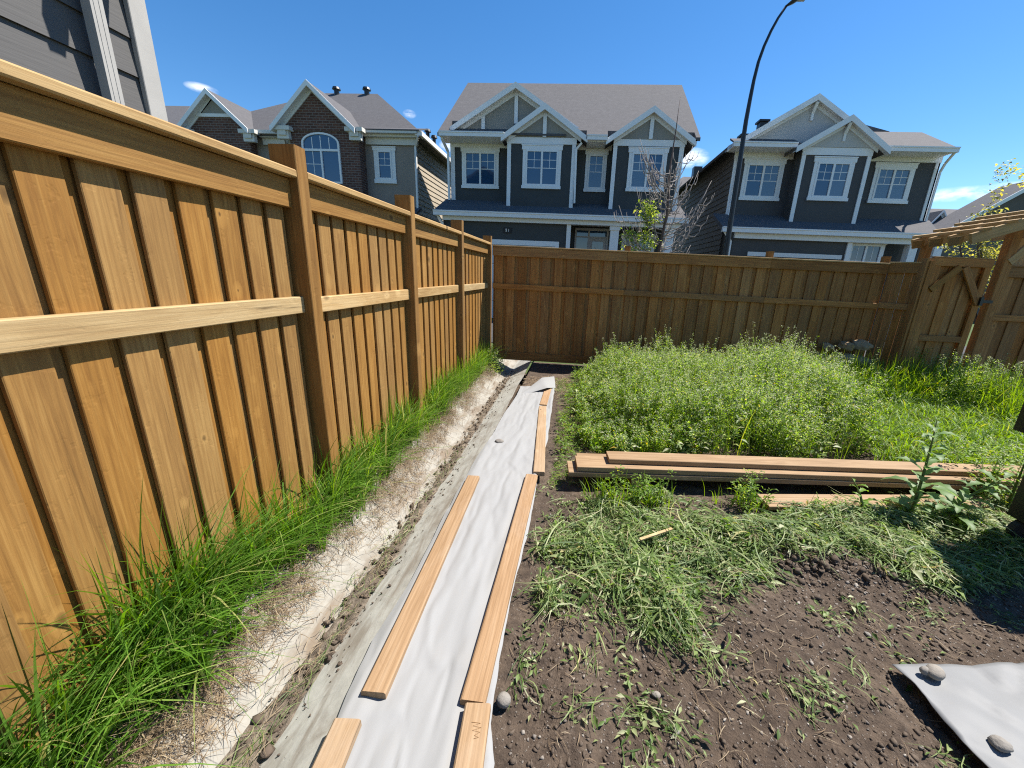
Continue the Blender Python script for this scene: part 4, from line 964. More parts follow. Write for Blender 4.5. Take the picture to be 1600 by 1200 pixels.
# ------------------------------------------------------------------ landscape fabric and planks on it
def interp_edge(pts, z=.02):
    q = sorted((gz(u, v, z).y, gz(u, v, z).x) for u, v in pts); return np.array([a for a, b in q]), np.array([b for a, b in q])
LE = interp_edge([(500, 1200), (535, 1115), (585, 1000), (630, 933), (672, 850), (720, 757), (748, 712), (767, 687), (788, 650), (806, 622)])
RE = interp_edge([(772, 1200), (766, 1140), (790, 985), (808, 900), (824, 845), (840, 745), (856, 690), (862, 640), (866, 612)])
def fab_z(X, Y, s):
    z = np.maximum(swale(X) + .009, .012)
    wr = .020 * fbm((X + .06 * fbm(Y / .5, Y * 0, 2, 61)) / .085, Y / .75, 2, 60) * np.sin(np.pi * np.clip(s, 0, 1)) ** .5
    wr = wr + .007 * fbm(X / .05, Y / .16, 2, 66) + .010 * np.exp(-np.abs(vn((X * 1.0 + .25 * Y) / .16, (Y - .5 * X) / .55, 67)) / .045) * (fbm(X / .3, Y / .4, 2, 68) + .35)
    return z + np.abs(wr) * 1.0 + .004
def fabric_mesh():
    yy = np.arange(.2, 5.02, .018); ss = np.linspace(0, 1, 61)
    S, Y = np.meshgrid(ss, yy)
    xl = np.interp(Y, *LE) + .012 * fbm(Y / .2, Y * 0, 3, 50); xr = np.interp(Y, *RE) + .010 * fbm(Y / .15, Y * 0, 3, 51)
    X = xl + (xr - xl) * S; Z = fab_z(X, Y, S)
    Z = Z - .006 * (S > .985) + .012 * np.exp(-((S - .955) / .03) ** 2) * (fbm(Y / .12, Y * 0, 3, 53) + .4)
    i = np.arange(X.size).reshape(X.shape); V = np.stack([X, Y, Z], -1).reshape(-1, 3)
    F = np.stack([i[:-1, :-1], i[:-1, 1:], i[1:, 1:], i[1:, :-1]], -1).reshape(-1, 4)
    lf = empty('landscape_fabric', (-.5, 2.5, 0), 'long pale grey landscape fabric strip laid beside the swale under the planks', 'fabric')
    npmesh('strip', V, F, 'fabric_grey', lf, True)
    # folded-over far corner
    A = [gz(806, 619, .03), gz(826, 606, .07), gz(847, 590, .10), gz(866, 588, .075)]
    B = [gz(818, 617, .03), gz(838, 611, .065), gz(855, 606, .105), gz(868, 606, .04)]
    n = 12; VV = []; 
    for a in range(n + 1):
        t = a / n * 3; k = min(int(t), 2); f = t - k
        p = A[k].lerp(A[k + 1], f); q = B[k].lerp(B[k + 1], f)
        for b in range(7):
            s = b / 6; c = p.lerp(q, s); c.z += .018 * math.sin(math.pi * s) * (1 - abs(a / n - .5)); VV.append(tuple(c))
    FF = [(a * 7 + b, (a + 1) * 7 + b, (a + 1) * 7 + b + 1, a * 7 + b + 1) for a in range(n) for b in range(6)]
    npmesh('folded_corner', VV, FF, 'fabric_grey', lf, True)
fabric_mesh()
PZ = .080
def plank2(u0, v0, u1, v1, label, ext=0, z0=PZ, z1=PZ, mat='lumber_wood', W=.089):
    a, b = gz(u0, v0, z0), gz(u1, v1, z1); d = (b - a).normalized(); a = a - d * ext
    a.z -= .019; b.z -= .019
    return plank('lumber_plank', a, b, W, .038, (random.uniform(-.02, .02), 0, 1), mat, None, .006, label=label, cat='plank', group='planks weighing down the fabric')
plank2(583, 1081, 740, 743, 'long tan plank on the swale-side edge of the fabric, reaching farther')
plank2(738, 1095, 831, 741, 'long tan plank on the soil-side edge of the fabric, butting the stray rock')
mkp = plank2(731, 1199, 747, 1098, 'paler tan plank with a scribbled mark continuing the soil-side edge', ext=.55, z0=.086, z1=.088)
mk_ = MB()
mk_.tube([gz(u, v, .0885) for u, v in ((737, 1128), (751, 1130), (739, 1134), (752, 1137), (738, 1141), (750, 1144), (741, 1149), (748, 1152), (740, 1154))], .0006, 5)
mk_.build('pencil_mark', 'back_fence_wood', mkp)
plank2(509, 1199, 543, 1122, 'short-showing pale plank end lying over the swale-side fabric edge', ext=.6, z0=.082, z1=.086)
plank2(842, 737, 848, 634, 'far tan plank on the fabric leading towards the folded corner', z0=.075, z1=.06)
plank2(848.5, 632, 861, 592, 'last tan plank, its end tucked under the folded fabric corner', z0=.065, z1=.06)

# ------------------------------------------------------------------ stones
def stone_obj(name, c, r, label, seed, rz=0, group=None, cat='stone', mat='stone', sharp=.18, flat=False):
    n, mm = 14, 9; V = []; rn = np.random.default_rng(seed); off = rn.uniform(0, 50)
    planes = [Vector(rn.normal(size=3)).normalized() for _ in range(9)]; cut = rn.uniform(*((.5, .85) if flat else (.70, .95)), 9)
    for i in range(mm + 1):
        th = math.pi * i / mm
        for k in range(n):
            ph = 2 * math.pi * k / n; d = Vector((math.sin(th) * math.cos(ph), math.sin(th) * math.sin(ph), math.cos(th)))
            rr = 1 + sharp * float(fbm(d.x * 1.5 + off, d.y * 1.5 + d.z * 2 + off, 3, 3))
            for pl, cu in (zip(planes, cut) if sharp > .1 else ()):
                q = d.dot(pl)
                if q * rr > cu: rr = cu / q
            V.append((d.x * r[0] * rr, d.y * r[1] * rr, d.z * r[2] * rr))
    F = [(i * n + k, (i + 1) * n + k, (i + 1) * n + (k + 1) % n, i * n + (k + 1) % n) for i in range(mm) for k in range(n)]
    m = bpy.data.meshes.new(name); m.from_pydata(V, [], F); m.materials.append(MATS[mat]); m.polygons.foreach_set('use_smooth', [not flat] * len(F)); m.update()
    o = bpy.data.objects.new(name, m); put(o, None, Matrix.Translation(c) @ Matrix.Rotation(rz, 4, 'Z')); return tag(o, label, cat, group)
def at(u, v, z): return gz(u, v, z)
stone_obj('stone', at(780, 690, .05), (.045, .03, .024), 'small brown rock sitting alone on the pale fabric', 1, .3)
stone_obj('stone', at(787, 1094, .012), (.030, .026, .022), 'rounded rock against the fabric edge beside the plank joint', 2, .3)

# ------------------------------------------------------------------ lumber stack and loose board
def lum(xa, ya, xb, yb, z, W, T, lab, mat='stack_wood'):
    return plank('lumber_board', (xa, ya, z), (xb, yb, z), W, T, (0, 0, 1), mat, None, .003, label=lab, cat='board', group='boards stacked by the weeds')
def yl(x): return 2.60 + (x - .1) * .095
for x in (.55, 3.3):
    plank('bearer_block', (x, yl(x) - .02, .045), (x, yl(x) + .30, .045), .09, .085, (0, 0, 1), 'stack_wood', None, .004, label='wood bearer block under the board stack, %s' % ('near its free end' if x < 1 else 'hidden among the tall weeds'), cat='block')
lum(.03, yl(.03) + .075, 4.3, yl(4.3) + .075, .112, .184, .038, 'lowest board of the stack, sticking out farthest at the free end')
lum(.10, yl(.10) + .245, 4.3, yl(4.3) + .245, .110, .140, .038, 'back board in the bottom layer of the lumber stack')
lum(.09, yl(.09) + .085, 4.2, yl(4.2) + .085, .153, .184, .038, 'wide middle board of the stack whose pale end shows uncovered')
lum(.33, yl(.33) + .125, 4.4, yl(4.4) + .125, .194, .140, .038, 'topmost board of the lumber stack, set back from the free end')
la, lb_, lc, ld = gz(1190, 772, .065), gz(1195, 790, .065), gz(1600, 772, .065), gz(1600, 793, .065)
a = (la + lb_) / 2; b = (lc + ld) / 2; dd2 = (b - a).normalized(); b = b + dd2 * .9; a.z = b.z = .047
plank('lumber_board', a, b, .15, .032, (0, -.05, 1), 'lumber_wood', None, .003, label='single loose pale board lying on the ground in front of the stack', cat='board')

# ------------------------------------------------------------------ plastic sheet with stones
def sheet():
    C = gz(1395, 1030, .045); Tn = gz(1600, 1028, .045); Lf = gz(1545, 1200, .045)
    e1 = (Tn - C).normalized(); e2 = (Lf - C).normalized()
    s = np.linspace(0, 1.5, 70); t = np.linspace(0, .95, 60)
    S, T = np.meshgrid(s, t)
    X = C.x + e1.x * S + e2.x * T; Y = C.y + e1.y * S + e2.y * T
    ed = np.minimum(S, T)
    X = X + .010 * fbm(T / .2, S * 0, 2, 81) * np.exp(-S / .05) + .006 * fbm(T / .05, S * 0, 2, 82) * np.exp(-S / .03)
    Z = .026 + .020 * fbm(X / .35, Y / .35, 3, 83) + .010 * np.exp(-S / .06) + .016 * np.abs(fbm((X + Y) / .16, (X - Y) / .6, 2, 84)) + .008 * fbm((X - .6 * Y) / .07, (X + Y) / .4, 2, 85) + .014 * np.exp(-np.abs(vn((X + .8 * Y) / .2, (Y - .3 * X) / .5, 86)) / .05) * (vn(X / .3, Y / .3, 87) + .4) - .010 * np.exp(-np.abs(vn((X - .9 * Y) / .26, (Y + X) / .6, 88)) / .04) - .012 * np.exp(-T / .05)
    i = np.arange(X.size).reshape(X.shape); V = np.stack([X, Y, Z], -1).reshape(-1, 3)
    F = np.stack([i[:-1, :-1], i[1:, :-1], i[1:, 1:], i[:-1, 1:]], -1).reshape(-1, 4)
    o = npmesh('ground_sheet', V, F, 'sheet_plastic', None, True, label='pale grey sheet corner lying over the bare dark soil, weighted with stones', cat='sheet')
    md = o.modifiers.new('thick', 'SOLIDIFY'); md.thickness = .003; md.offset = -1
sheet()
stone_obj('stone', at(1461, 1050, .053), (.040, .030, .022), 'larger smooth grey pebble near the sheet corner', 5, .5, sharp=.08)
stone_obj('stone', at(1446, 1048, .050), (.022, .016, .016), 'small round pebble touching the larger one on the sheet', 6, .2, sharp=.08)
stone_obj('stone', at(1563, 1163, .046), (.034, .028, .018), 'angular tan stone lying alone on the grey sheet', 7, .1)
for k, (u, v, rr, lb) in enumerate(((1026, 1082, .014, 'smooth grey pebble beside the last cut weeds'), (1057, 1140, .012, 'little tan stone on the bare soil between straw bits'), (1358, 985, .012, 'pale flat pebble on the open soil'))):
    p = at(u, v, .012); p.z = float(ground_h(p.x, p.y)) + rr * .45
    stone_obj('stone', p, (rr * 1.3, rr, rr * .7), lb, 20 + k, k)

# rock heap by the back fence
rk = [((4.00, 6.42, .15), .23), ((4.34, 6.38, .15), .25), ((4.62, 6.40, .14), .21), ((4.03, 6.46, .39), .19), ((4.34, 6.42, .40), .21), ((4.62, 6.44, .41), .19), ((4.08, 6.50, .60), .14), ((4.36, 6.48, .62), .14), ((4.60, 6.47, .66), .17)]
wh = ['lower left block of the rock heap', 'middle block at the foot of the rock heap', 'end block at the foot of the heap beside the fence return', 'left block in the second course of the heap', 'wide flat block across the middle of the heap', 'smaller block of the second course near the return', 'top block at the left of the heap', 'dark top block in the middle of the heap', 'peaked topmost block of the heap near the return']
for k, ((x, y, z), r) in enumerate(rk):
    stone_obj('rubble_block', Vector((x, y, z)), (r, r * .75, r * .66), 'rough grey-brown rubble, ' + wh[k], 40 + k, k * .7, 'rubble heaped against the back fence', 'rubble', 'rubble_stone', .3, True)

# ------------------------------------------------------------------ barbecue at the right edge
bq = empty('barbecue', (3.3, 2.22, 0), 'black barbecue at the yard edge whose ribbed end shows past the weeds', 'barbecue')
X0, X1, Y0, Y1 = 2.79, 3.75, 1.93, 2.50
fb = MB().box(X0, X1, Y0, Y1, .72, .98).build('firebox', 'black_enamel', bq)
m = MB()
for i in range(9): m.box(X0 - .008, X0, Y0 + .03, Y1 - .05, .74 + i * .026, .752 + i * .026)
m.build('rib', 'plastic_dark', fb)
m = MB(); prof = [(Y0 + .01, .99), (Y0 + .03, 1.14), (Y0 + .14, 1.26), (Y1 - .16, 1.27), (Y1 - .03, 1.15), (Y1 - .01, .99)]
n = len(prof); vs = [(X0 + .01, y, z) for y, z in prof] + [(X1 - .01, y, z) for y, z in prof]
m.add(vs, [tuple(range(n)), tuple(range(2 * n - 1, n - 1, -1))] + [(i, i + n, (i + 1) % n + n, (i + 1) % n) for i in range(n)])
ld_ = m.build('lid', 'black_enamel', bq)
MB().tube([(X0 + .2, Y0 - .05, 1.12), (X1 - .2, Y0 - .05, 1.12)], .014, 10).box(X0 + .2, X0 + .22, Y0 - .05, Y0 + .03, 1.11, 1.13).box(X1 - .22, X1 - .2, Y0 - .05, Y0 + .03, 1.11, 1.13).build('handle', 'steel', ld_)
MB().box(X0 + .10, X1 - .05, Y0 + .04, Y1 - .06, .16, .715).build('cabinet', 'black_enamel', bq)
for x in (X0 + .12, X0 + .49): MB().box(x, x + .35, Y0 + .022, Y0 + .04, .19, .70).build('cabinet_door', 'black_enamel', bq)
for x in (X0 + .16, X1 - .12):
    for y in (Y0 + .10, Y1 - .12): MB().tube([(x, y - .02, .08), (x, y + .02, .08)], .079, 16).build('wheel', 'plastic_dark', bq)
MB().box(X1 + .01, X1 + .40, Y0 + .03, Y1 - .03, .93, .97).build('side_shelf', 'black_enamel', bq)
for x in (3.0, 3.27, 3.54): MB().tube([(x, Y0 - .04, .86), (x, Y0, .86)], .026, 12).build('knob', 'steel', bq)

# ------------------------------------------------------------------ vegetation makers
def blades(P, h, w, a, bend, seg=5, tw=None):
    n = len(P); t = np.linspace(0, 1, seg + 1)[None, :]
    h = h[:, None]; b = bend[:, None]; a_ = a[:, None]
    r = b * h * (t ** 1.8) * .85; z = h * (t - .42 * b * t ** 2.6)
    cx = P[:, 0:1] + r * np.cos(a_); cy = P[:, 1:2] + r * np.sin(a_); cz = P[:, 2:3] + z
    if tw is None: tw = U(-1.3, 1.3, n)
    s = a_ + math.pi / 2 + tw[:, None] * (.3 + .7 * t)
    wd = w[:, None] * np.clip(1.15 * (1 - t ** 2.2), .03, 1) * .5
    L = np.stack([cx - np.cos(s) * wd, cy - np.sin(s) * wd, cz], -1); R = np.stack([cx + np.cos(s) * wd, cy + np.sin(s) * wd, cz], -1)
    V = np.stack([L, R], 2).reshape(-1, 3); k = 2 * (seg + 1)
    b0 = (np.arange(n) * k)[:, None, None]; j = np.arange(seg)[None, :, None] * 2
    F = (b0 + j + np.array([0, 1, 3, 2])[None, None, :]).reshape(-1, 4)
    return V, F
def strands(P, L, w, a, curl, lift, seg=4):
    n = len(P); t = np.linspace(-.5, .5, seg + 1)[None, :]
    a_ = a[:, None] + curl[:, None] * t
    cx = P[:, 0:1] + L[:, None] * t * np.cos(a_); cy = P[:, 1:2] + L[:, None] * t * np.sin(a_)
    cz = P[:, 2:3] + lift[:, None] * (1 - (2 * t) ** 2) + (U(-.25, .25, n) * L)[:, None] * t * .6
    s = a_ + math.pi / 2; wd = w[:, None] * np.clip(1 - (2 * np.abs(t)) ** 3, .15, 1) * .5
    tl = U(-.8, .8, n)[:, None]
    L_ = np.stack([cx - np.cos(s) * wd, cy - np.sin(s) * wd, cz - wd * tl], -1); R_ = np.stack([cx + np.cos(s) * wd, cy + np.sin(s) * wd, cz + wd * tl], -1)
    V = np.stack([L_, R_], 2).reshape(-1, 3); k = 2 * (seg + 1)
    F = ((np.arange(n) * k)[:, None, None] + np.arange(seg)[None, :, None] * 2 + np.array([0, 1, 3, 2])[None, None, :]).reshape(-1, 4)
    return V, F
def leaves(P, az, el, L, W, fold=.25, droop=.25):
    # lance-shaped leaves: base, two shoulders, two upper shoulders, tip
    n = len(P); d = np.stack([np.cos(az) * np.cos(el), np.sin(az) * np.cos(el), np.sin(el)], -1)
    s = np.stack([-np.sin(az), np.cos(az), np.zeros(n)], -1)
    u = np.cross(d, s); rl = U(-.7, .7, n)[:, None]
    s = s * np.cos(rl) + u * np.sin(rl); u = np.cross(d, s)
    L = L[:, None]; W = W[:, None]; z = np.array([[0, 0, 1.0]])
    b = P; m = P + d * L * .5 - z * L * droop * .15; tip = P + d * L - z * L * droop
    l1 = m - s * W * .5 + u * W * fold; r1 = m + s * W * .5 + u * W * fold
    V = np.stack([b, r1, tip, l1, m], 1).reshape(-1, 3)
    o = (np.arange(n) * 5)[:, None, None]
    F = (o + np.array([[0, 1, 4], [1, 2, 4], [2, 3, 4], [3, 0, 4]])[None]).reshape(-1, 3)
    return V, F
def cat_(parts):
    Vs, Fs, o = [], [], 0
    for V, F in parts: Vs.append(V); Fs.append(F + o); o += len(V)
    return np.concatenate(Vs), np.concatenate(Fs)
def inpoly(x, y, poly):
    r = np.zeros(len(x), bool); n = len(poly)
    for i in range(n):
        (xa, ya), (xb, yb) = poly[i], poly[(i + 1) % n]
        c = ((ya > y) != (yb > y)) & (x < (xb - xa) * (y - ya) / (yb - ya + 1e-12) + xa); r ^= c
    return r
def sample_poly(poly, n):
    p = np.array(poly); lo, hi = p.min(0), p.max(0); out = np.zeros((0, 2))
    while len(out) < n:
        q = RNG.uniform(lo, hi, (n * 2, 2)); q = q[inpoly(q[:, 0], q[:, 1], poly)]; out = np.concatenate([out, q])
    return out[:n]
def pxpoly(pts): return [tuple(gz(u, v, .02)[:2]) for u, v in pts]
def weeds(P, h, leaf_n, spread=.12, heads=True, leafL=(.018, .045), droop=.3, elr=(-.1, 1.0)):
    n = len(P); a = U(0, 2 * math.pi, n); bend = U(.05, .35, n)
    seg = 5; SV, SF = blades(P, h, np.full(n, .006), a, bend, seg, U(-.3, .3, n))
    t = RNG.random((n, leaf_n)) ** .75 * .97 + .03
    b = bend[:, None]; hh = h[:, None]
    r = b * hh * t ** 1.8 * .85; z = hh * (t - .42 * b * t ** 2.6)
    # side branches carry the outer leaves
    ba = U(0, 2 * math.pi, (n, leaf_n)); bo = U(0, 1, (n, leaf_n)) ** 1.4 * spread * (.35 + .65 * np.sin(np.pi * np.clip(t, 0, 1)))
    X = P[:, 0:1] + r * np.cos(a)[:, None] + bo * np.cos(ba); Y = P[:, 1:2] + r * np.sin(a)[:, None] + bo * np.sin(ba); Z = P[:, 2:3] + z + bo * .35
    Q = np.stack([X, Y, Z], -1).reshape(-1, 3); az = (ba + U(-.7, .7, (n, leaf_n))).ravel(); el = U(elr[0], elr[1], n * leaf_n)
    L = (U(leafL[0], leafL[1], (n, leaf_n)) * (1.15 - .45 * t)).ravel(); W = L * U(.28, .48, n * leaf_n)
    LV, LF = leaves(Q, az, el, L, W, droop=droop)
    HV = None
    if heads:
        k = 16; t = 1 - RNG.random((n, k)) ** 1.6 * .22; r = b * hh * t ** 1.8 * .85; z = hh * (t - .42 * b * t ** 2.6)
        ba = U(0, 6.283, (n, k)); bo = U(0, .016, (n, k)) + .012 * (1 - t) / .22
        Q = np.stack([P[:, 0:1] + r * np.cos(a)[:, None] + bo * np.cos(ba), P[:, 1:2] + r * np.sin(a)[:, None] + bo * np.sin(ba), P[:, 2:3] + z + U(-.004, .012, (n, k))], -1).reshape(-1, 3)
        HV = leaves(Q, ba.ravel(), U(.2, 1.2, n * k), U(.009, .019, n * k), U(.006, .013, n * k))
    return (SV, SF), (LV, LF), HV

# grass along the sunlit fence
def fence_grass():
    # clumps: each a fan of blades from one crown
    nc = 620
    yc = .35 + 6.05 * RNG.random(nc) ** .95
    band = np.interp(yc, [.3, 1.5, 3, 6.5], [.20, .185, .16, .13])
    xc = -1.515 + np.abs(RNG.normal(0, .6, nc)) * band
    keep = (xc < -1.515 + band * 1.25) & (RNG.random(nc) < np.clip(.62 + 1.1 * fbm(yc / .32, xc / .2, 2, 72), .15, 1)); xc, yc = xc[keep], yc[keep]; nc = len(xc)
    size = np.clip(RNG.normal(1, .28, nc), .45, 1.7) * (1 - .35 * sstep(-1.36, -1.22, xc)) * (1 + .25 * fbm(yc / .5, yc * 0, 2, 74))
    k = np.repeat(np.arange(nc), (16 + 16 * size).astype(int)); n = len(k)
    x = xc[k] + RNG.normal(0, .018, n); y = yc[k] + RNG.normal(0, .024, n)
    z = np.where(x > V_L[0], swale(x), .03) - .01
    h = size[k] * U(.13, .44, n) * np.interp(y, [.3, 1.2, 2.4, 6.5], [1.15, 1.12, 1.0, .92])
    a = np.where(RNG.random(n) < .5, RNG.normal(-.1, .9, n), U(0, 6.283, n)); bend = np.clip(RNG.normal(.62, .36, n), .03, 1.4)
    a = np.where((x < -1.46) & (np.cos(a) < -.2), math.pi - a, a)
    w = U(.003, .0095, n) * np.interp(y, [.3, 2.0, 6], [1.25, 1.05, 1.0])
    V, F = blades(np.stack([x, y, z], -1), h, w, a, bend, 6)
    npmesh('grass', V, F, 'grass_green', smooth=False, kind='stuff', label='lush green grass growing in clumps along the foot of the sunlit fence', cat='grass')
    n = 420; y = U(.4, 6.3, n); x = U(-1.50, -1.3, n)
    V, F = blades(np.stack([x, y, np.where(x > V_L[0], swale(x), .03)], -1), U(.3, .62, n), U(.003, .007, n), U(-1.6, 1.6, n), U(.1, .95, n), 6)
    npmesh('seed_stalks', V, F, 'grass_bright', kind='stuff', label='thin bright grass stalks standing above the fence grass', cat='grass')
    n = 2600; y = .35 + 6 * RNG.random(n); x = -1.5 + np.abs(RNG.normal(0, .16, n)); x = np.minimum(x, -1.12)
    V, F = blades(np.stack([x, y, np.where(x > V_L[0], swale(x), .03)], -1), U(.06, .24, n), U(.0015, .004, n), U(-1.8, 1.8, n), U(.5, 1.5, n), 5)
    npmesh('dead_grass', V, F, 'straw', kind='stuff', label='dead straw-coloured blades among the roots of the fence grass', cat='grass')
fence_grass()
def thatch():
    n = 15000
    y = .35 + 6.0 * RNG.random(n) ** 1.25
    cl = fbm(y / .5, y * 0, 3, 90)
    off = np.abs(RNG.normal(0, 1, n)) * (.10 + .10 * np.clip(cl + .25, 0, 1))
    x = np.interp(y, [.3, 1.5, 3, 6.5], [-1.30, -1.30, -1.32, -1.38]) + off - .05
    keep = (x < V_B[0] + .06) & (RNG.random(n) < np.clip(.62 + 1.4 * fbm(x / .15, y / .25, 2, 92) - .9 * sstep(-1.22, -1.08, x), .05, 1)); x, y = x[keep], y[keep]; n = len(x)
    z = swale(x) + .004 + U(0, .022, n) * sstep(-1.12, -1.3, x)
    V, F = strands(np.stack([x, y, z], -1), U(.05, .17, n), U(.001, .0026, n), RNG.normal(-.5, 1.0, n), U(-1.0, 1.0, n), U(0, .014, n))
    npmesh('dry_straw', V, F, 'straw', kind='stuff', label='tangled dry straw spilling from the grass over the pale concrete', cat='straw')
    n = 1100; y = U(.4, 6.2, n); x = V_B[0] + .02 + RNG.normal(0, .045, n)
    V, F = strands(np.stack([x, y, swale(x) + .022 + U(0, .012, n)], -1), U(.02, .10, n), U(.0010, .0025, n), RNG.normal(1.5, .7, n), U(-1, 1, n), U(0, .01, n))
    npmesh('swale_straw', V, F, 'straw', kind='stuff', label='straw bits caught on the mud in the swale bottom', cat='straw')
    n = 260; y = U(.5, 3.2, n); x = V_B[0] + .02 + RNG.normal(0, .05, n)
    V, F = strands(np.stack([x, y, swale(x) + .02 + U(0, .015, n)], -1), U(.04, .14, n), U(.0015, .003, n), RNG.normal(1.45, .6, n), U(-1, 1, n), U(0, .012, n))
    npmesh('swale_clippings', V, F, 'cut_green', kind='stuff', label='green clippings lying along the swale bottom', cat='clippings')
thatch()

# big weed patch
PATCH = [(.13, 3.30), (.5, 3.06), (1.2, 3.10), (2.0, 3.2), (2.5, 3.35), (2.95, 3.7), (3.25, 4.5), (3.5, 5.3), (3.6, 6.0), (1.0, 6.3), (.30, 6.2), (.16, 5.0)]
def weed_patch():
    def gaps(x, y):
        return 1.2 * np.exp(-(((x - 1.55 - .2 * (y - 3.2)) / .16) ** 2 + ((y - 3.22) / .34) ** 2)) + 1.2 * np.exp(-(((x - 2.45 - .2 * (y - 3.4)) / .19) ** 2 + ((y - 3.45) / .36) ** 2)) + .8 * np.exp(-(((x - .95) / .08) ** 2 + ((y - 3.15) / .2) ** 2)) + .8 * np.exp(-(((x - 3.0) / .12) ** 2 + ((y - 4.0) / .2) ** 2))
    def top(x, y):
        h = (.43 + .10 * np.clip(x, 0, 3.0) + .34 * fbm(x / .42, y / .42, 3, 95)) * (.60 + .40 * sstep(.1, .7, x - .05))
        return np.maximum(h * (.84 + .16 * sstep(3.1, 3.9, y)) * (1 - .25 * sstep(3.0, 3.7, x)), .16)
    w = empty('weed_patch', (1.8, 4.6, 0), 'dense knee-high patch of bright green flowering weeds before the back fence', 'weeds', None, 'stuff')
    q = sample_poly(PATCH, 2700) + RNG.normal(0, .03, (2700, 2)); x, y = q[:, 0], q[:, 1]
    keep = RNG.random(len(x)) > gaps(x, y) * 1.15; x, y = x[keep], y[keep]; n = len(x)
    P = np.stack([x, y, ground_h(x, y) - .01], -1)
    s, l, hd = weeds(P, top(x, y) * U(.70, 1.10, n), 52, .048, True, (.018, .052), .1, (.25, 1.25))
    npmesh('stems', *s, 'weed_stem', w, kind='stuff'); npmesh('leaves', *l, 'weed_green', w, kind='stuff'); npmesh('seed_heads', *hd, 'weed_head', w, kind='stuff')
    # narrow upright flowering spikes that stand above the rest
    q = sample_poly(PATCH, 620); x, y = q[:, 0], q[:, 1]; n = len(x); P = np.stack([x, y, ground_h(x, y) - .01], -1)
    s, l, hd = weeds(P, top(x, y) * U(1.02, 1.36, n), 46, .026, True, (.012, .036), .1, (.3, 1.2))
    npmesh('spike_stems', *s, 'weed_stem', w, kind='stuff'); npmesh('spike_leaves', *l, 'grass_bright', w, kind='stuff'); npmesh('spike_heads', *hd, 'weed_head', w, kind='stuff')
    # broad-leaved plants and grass mixed in
    q = sample_poly(PATCH, 260); x, y = q[:, 0], q[:, 1]; n = len(x); P = np.stack([x, y, ground_h(x, y) - .01], -1)
    s, l, hd = weeds(P, top(x, y) * U(.6, 1.0, n), 34, .12, False, (.045, .10)); npmesh('broad_leaves', *l, 'cut_green', w, kind='stuff')
    n = 5200; q = sample_poly(PATCH, n); x, y = q[:, 0], q[:, 1]; near = np.exp(-((x - .1) / 1.1) ** 2) + .25
    keep = RNG.random(n) < near; x, y = x[keep], y[keep]; n = len(x)
    V, F = blades(np.stack([x, y, ground_h(x, y)], -1), top(x, y) * U(.5, 1.15, n), U(.003, .008, n), U(0, 6.283, n), U(.05, .7, n), 5); npmesh('grass_blades', V, F, 'grass_bright', w, kind='stuff')
weed_patch()
def small_patch(poly, n, hr, leaf_n, label, mat='weed_green', leafL=(.02, .05), heads=True, nm='weeds'):
    q = sample_poly(poly, n); P = np.stack([q[:, 0], q[:, 1], ground_h(q[:, 0], q[:, 1]) - .005], -1)
    s, l, hd = weeds(P, U(hr[0], hr[1], n), leaf_n, .06, heads, leafL)
    w = empty(nm, (float(q[:, 0].mean()), float(q[:, 1].mean()), 0), label, 'weeds', None, 'stuff')
    npmesh('stems', *s, 'weed_stem', w, kind='stuff'); npmesh('leaves', *l, mat, w, kind='stuff')
    if heads: npmesh('seed_heads', *hd, 'weed_head', w, kind='stuff')
small_patch([(-1.36, 5.75), (-1.12, 5.8), (-1.08, 6.45), (-1.36, 6.45)], 26, (.30, .62), 36, 'upright seeding weeds in the corner where the two fences meet', leafL=(.03, .06))
small_patch([(4.75, 5.1), (5.7, 5.0), (5.95, 6.1), (5.0, 6.15)], 170, (.35, .85), 50, 'weeds growing before the gate and latch post')
small_patch([(3.0, 2.75), (4.2, 2.8), (4.4, 3.4), (3.2, 3.35)], 60, (.2, .5), 36, 'leafy weeds round the barbecue and the far end of the boards', mat='grass_bright', leafL=(.03, .07))
def right_grass():
    q = sample_poly([(2.75, 3.3), (4.4, 3.2), (5.8, 4.6), (6.1, 6.1), (3.7, 6.2), (3.2, 4.6)], 11000); x, y = q[:, 0], q[:, 1]; n = len(x)
    tall = np.maximum(sstep(5.0, 5.6, y), sstep(4.9, 5.3, x) * sstep(4.4, 4.9, y)); h = U(.10, .24, n) * (1 - tall) + U(.25, .78, n) * tall
    bend = np.clip(RNG.normal(1.0, .3, n) * (1 - tall) + RNG.normal(.45, .3, n) * tall, .05, 1.4)
    V, F = blades(np.stack([x, y, ground_h(x, y) - .01 + U(0, .10, n) * (1 - tall)], -1), h, U(.005, .011, n), U(0, 6.283, n), bend, 5)
    npmesh('grass', V, F, 'grass_bright', kind='stuff', label='trampled bright grass growing taller towards the gate', cat='grass')
right_grass()
def tuft(u, v, n, hr, rad, label, mat='grass_bright'):
    c = gz(u, v, 0); x = c.x + RNG.normal(0, rad, n); y = c.y + RNG.normal(0, rad * .5, n)
    V, F = blades(np.stack([x, y, ground_h(x, y) - .01], -1), U(hr[0], hr[1], n), U(.004, .009, n), U(0, 6.283, n), U(.1, .75, n), 6)
    npmesh('grass_tuft', V, F, mat, kind='stuff', label=label, cat='grass')
tuft(945, 786, 70, (.14, .30), .07, 'tall grass tuft before the free end of the board stack')
tuft(1010, 786, 60, (.12, .28), .10, 'looser grass tuft leaning on the board stack')
tuft(1150, 790, 50, (.10, .26), .10, 'small grass tuft where the loose board begins')
small_patch(pxpoly([(940, 790), (1040, 795), (1030, 770), (950, 768)]), 16, (.15, .32), 26, 'thin leafy weeds mixed with the tufts by the board stack', mat='grass_bright', heads=False)
small_patch(pxpoly([(1130, 800), (1200, 800), (1190, 775), (1140, 775)]), 12, (.15, .30), 30, 'bushy green weed standing at the tip of the loose board', heads=False)
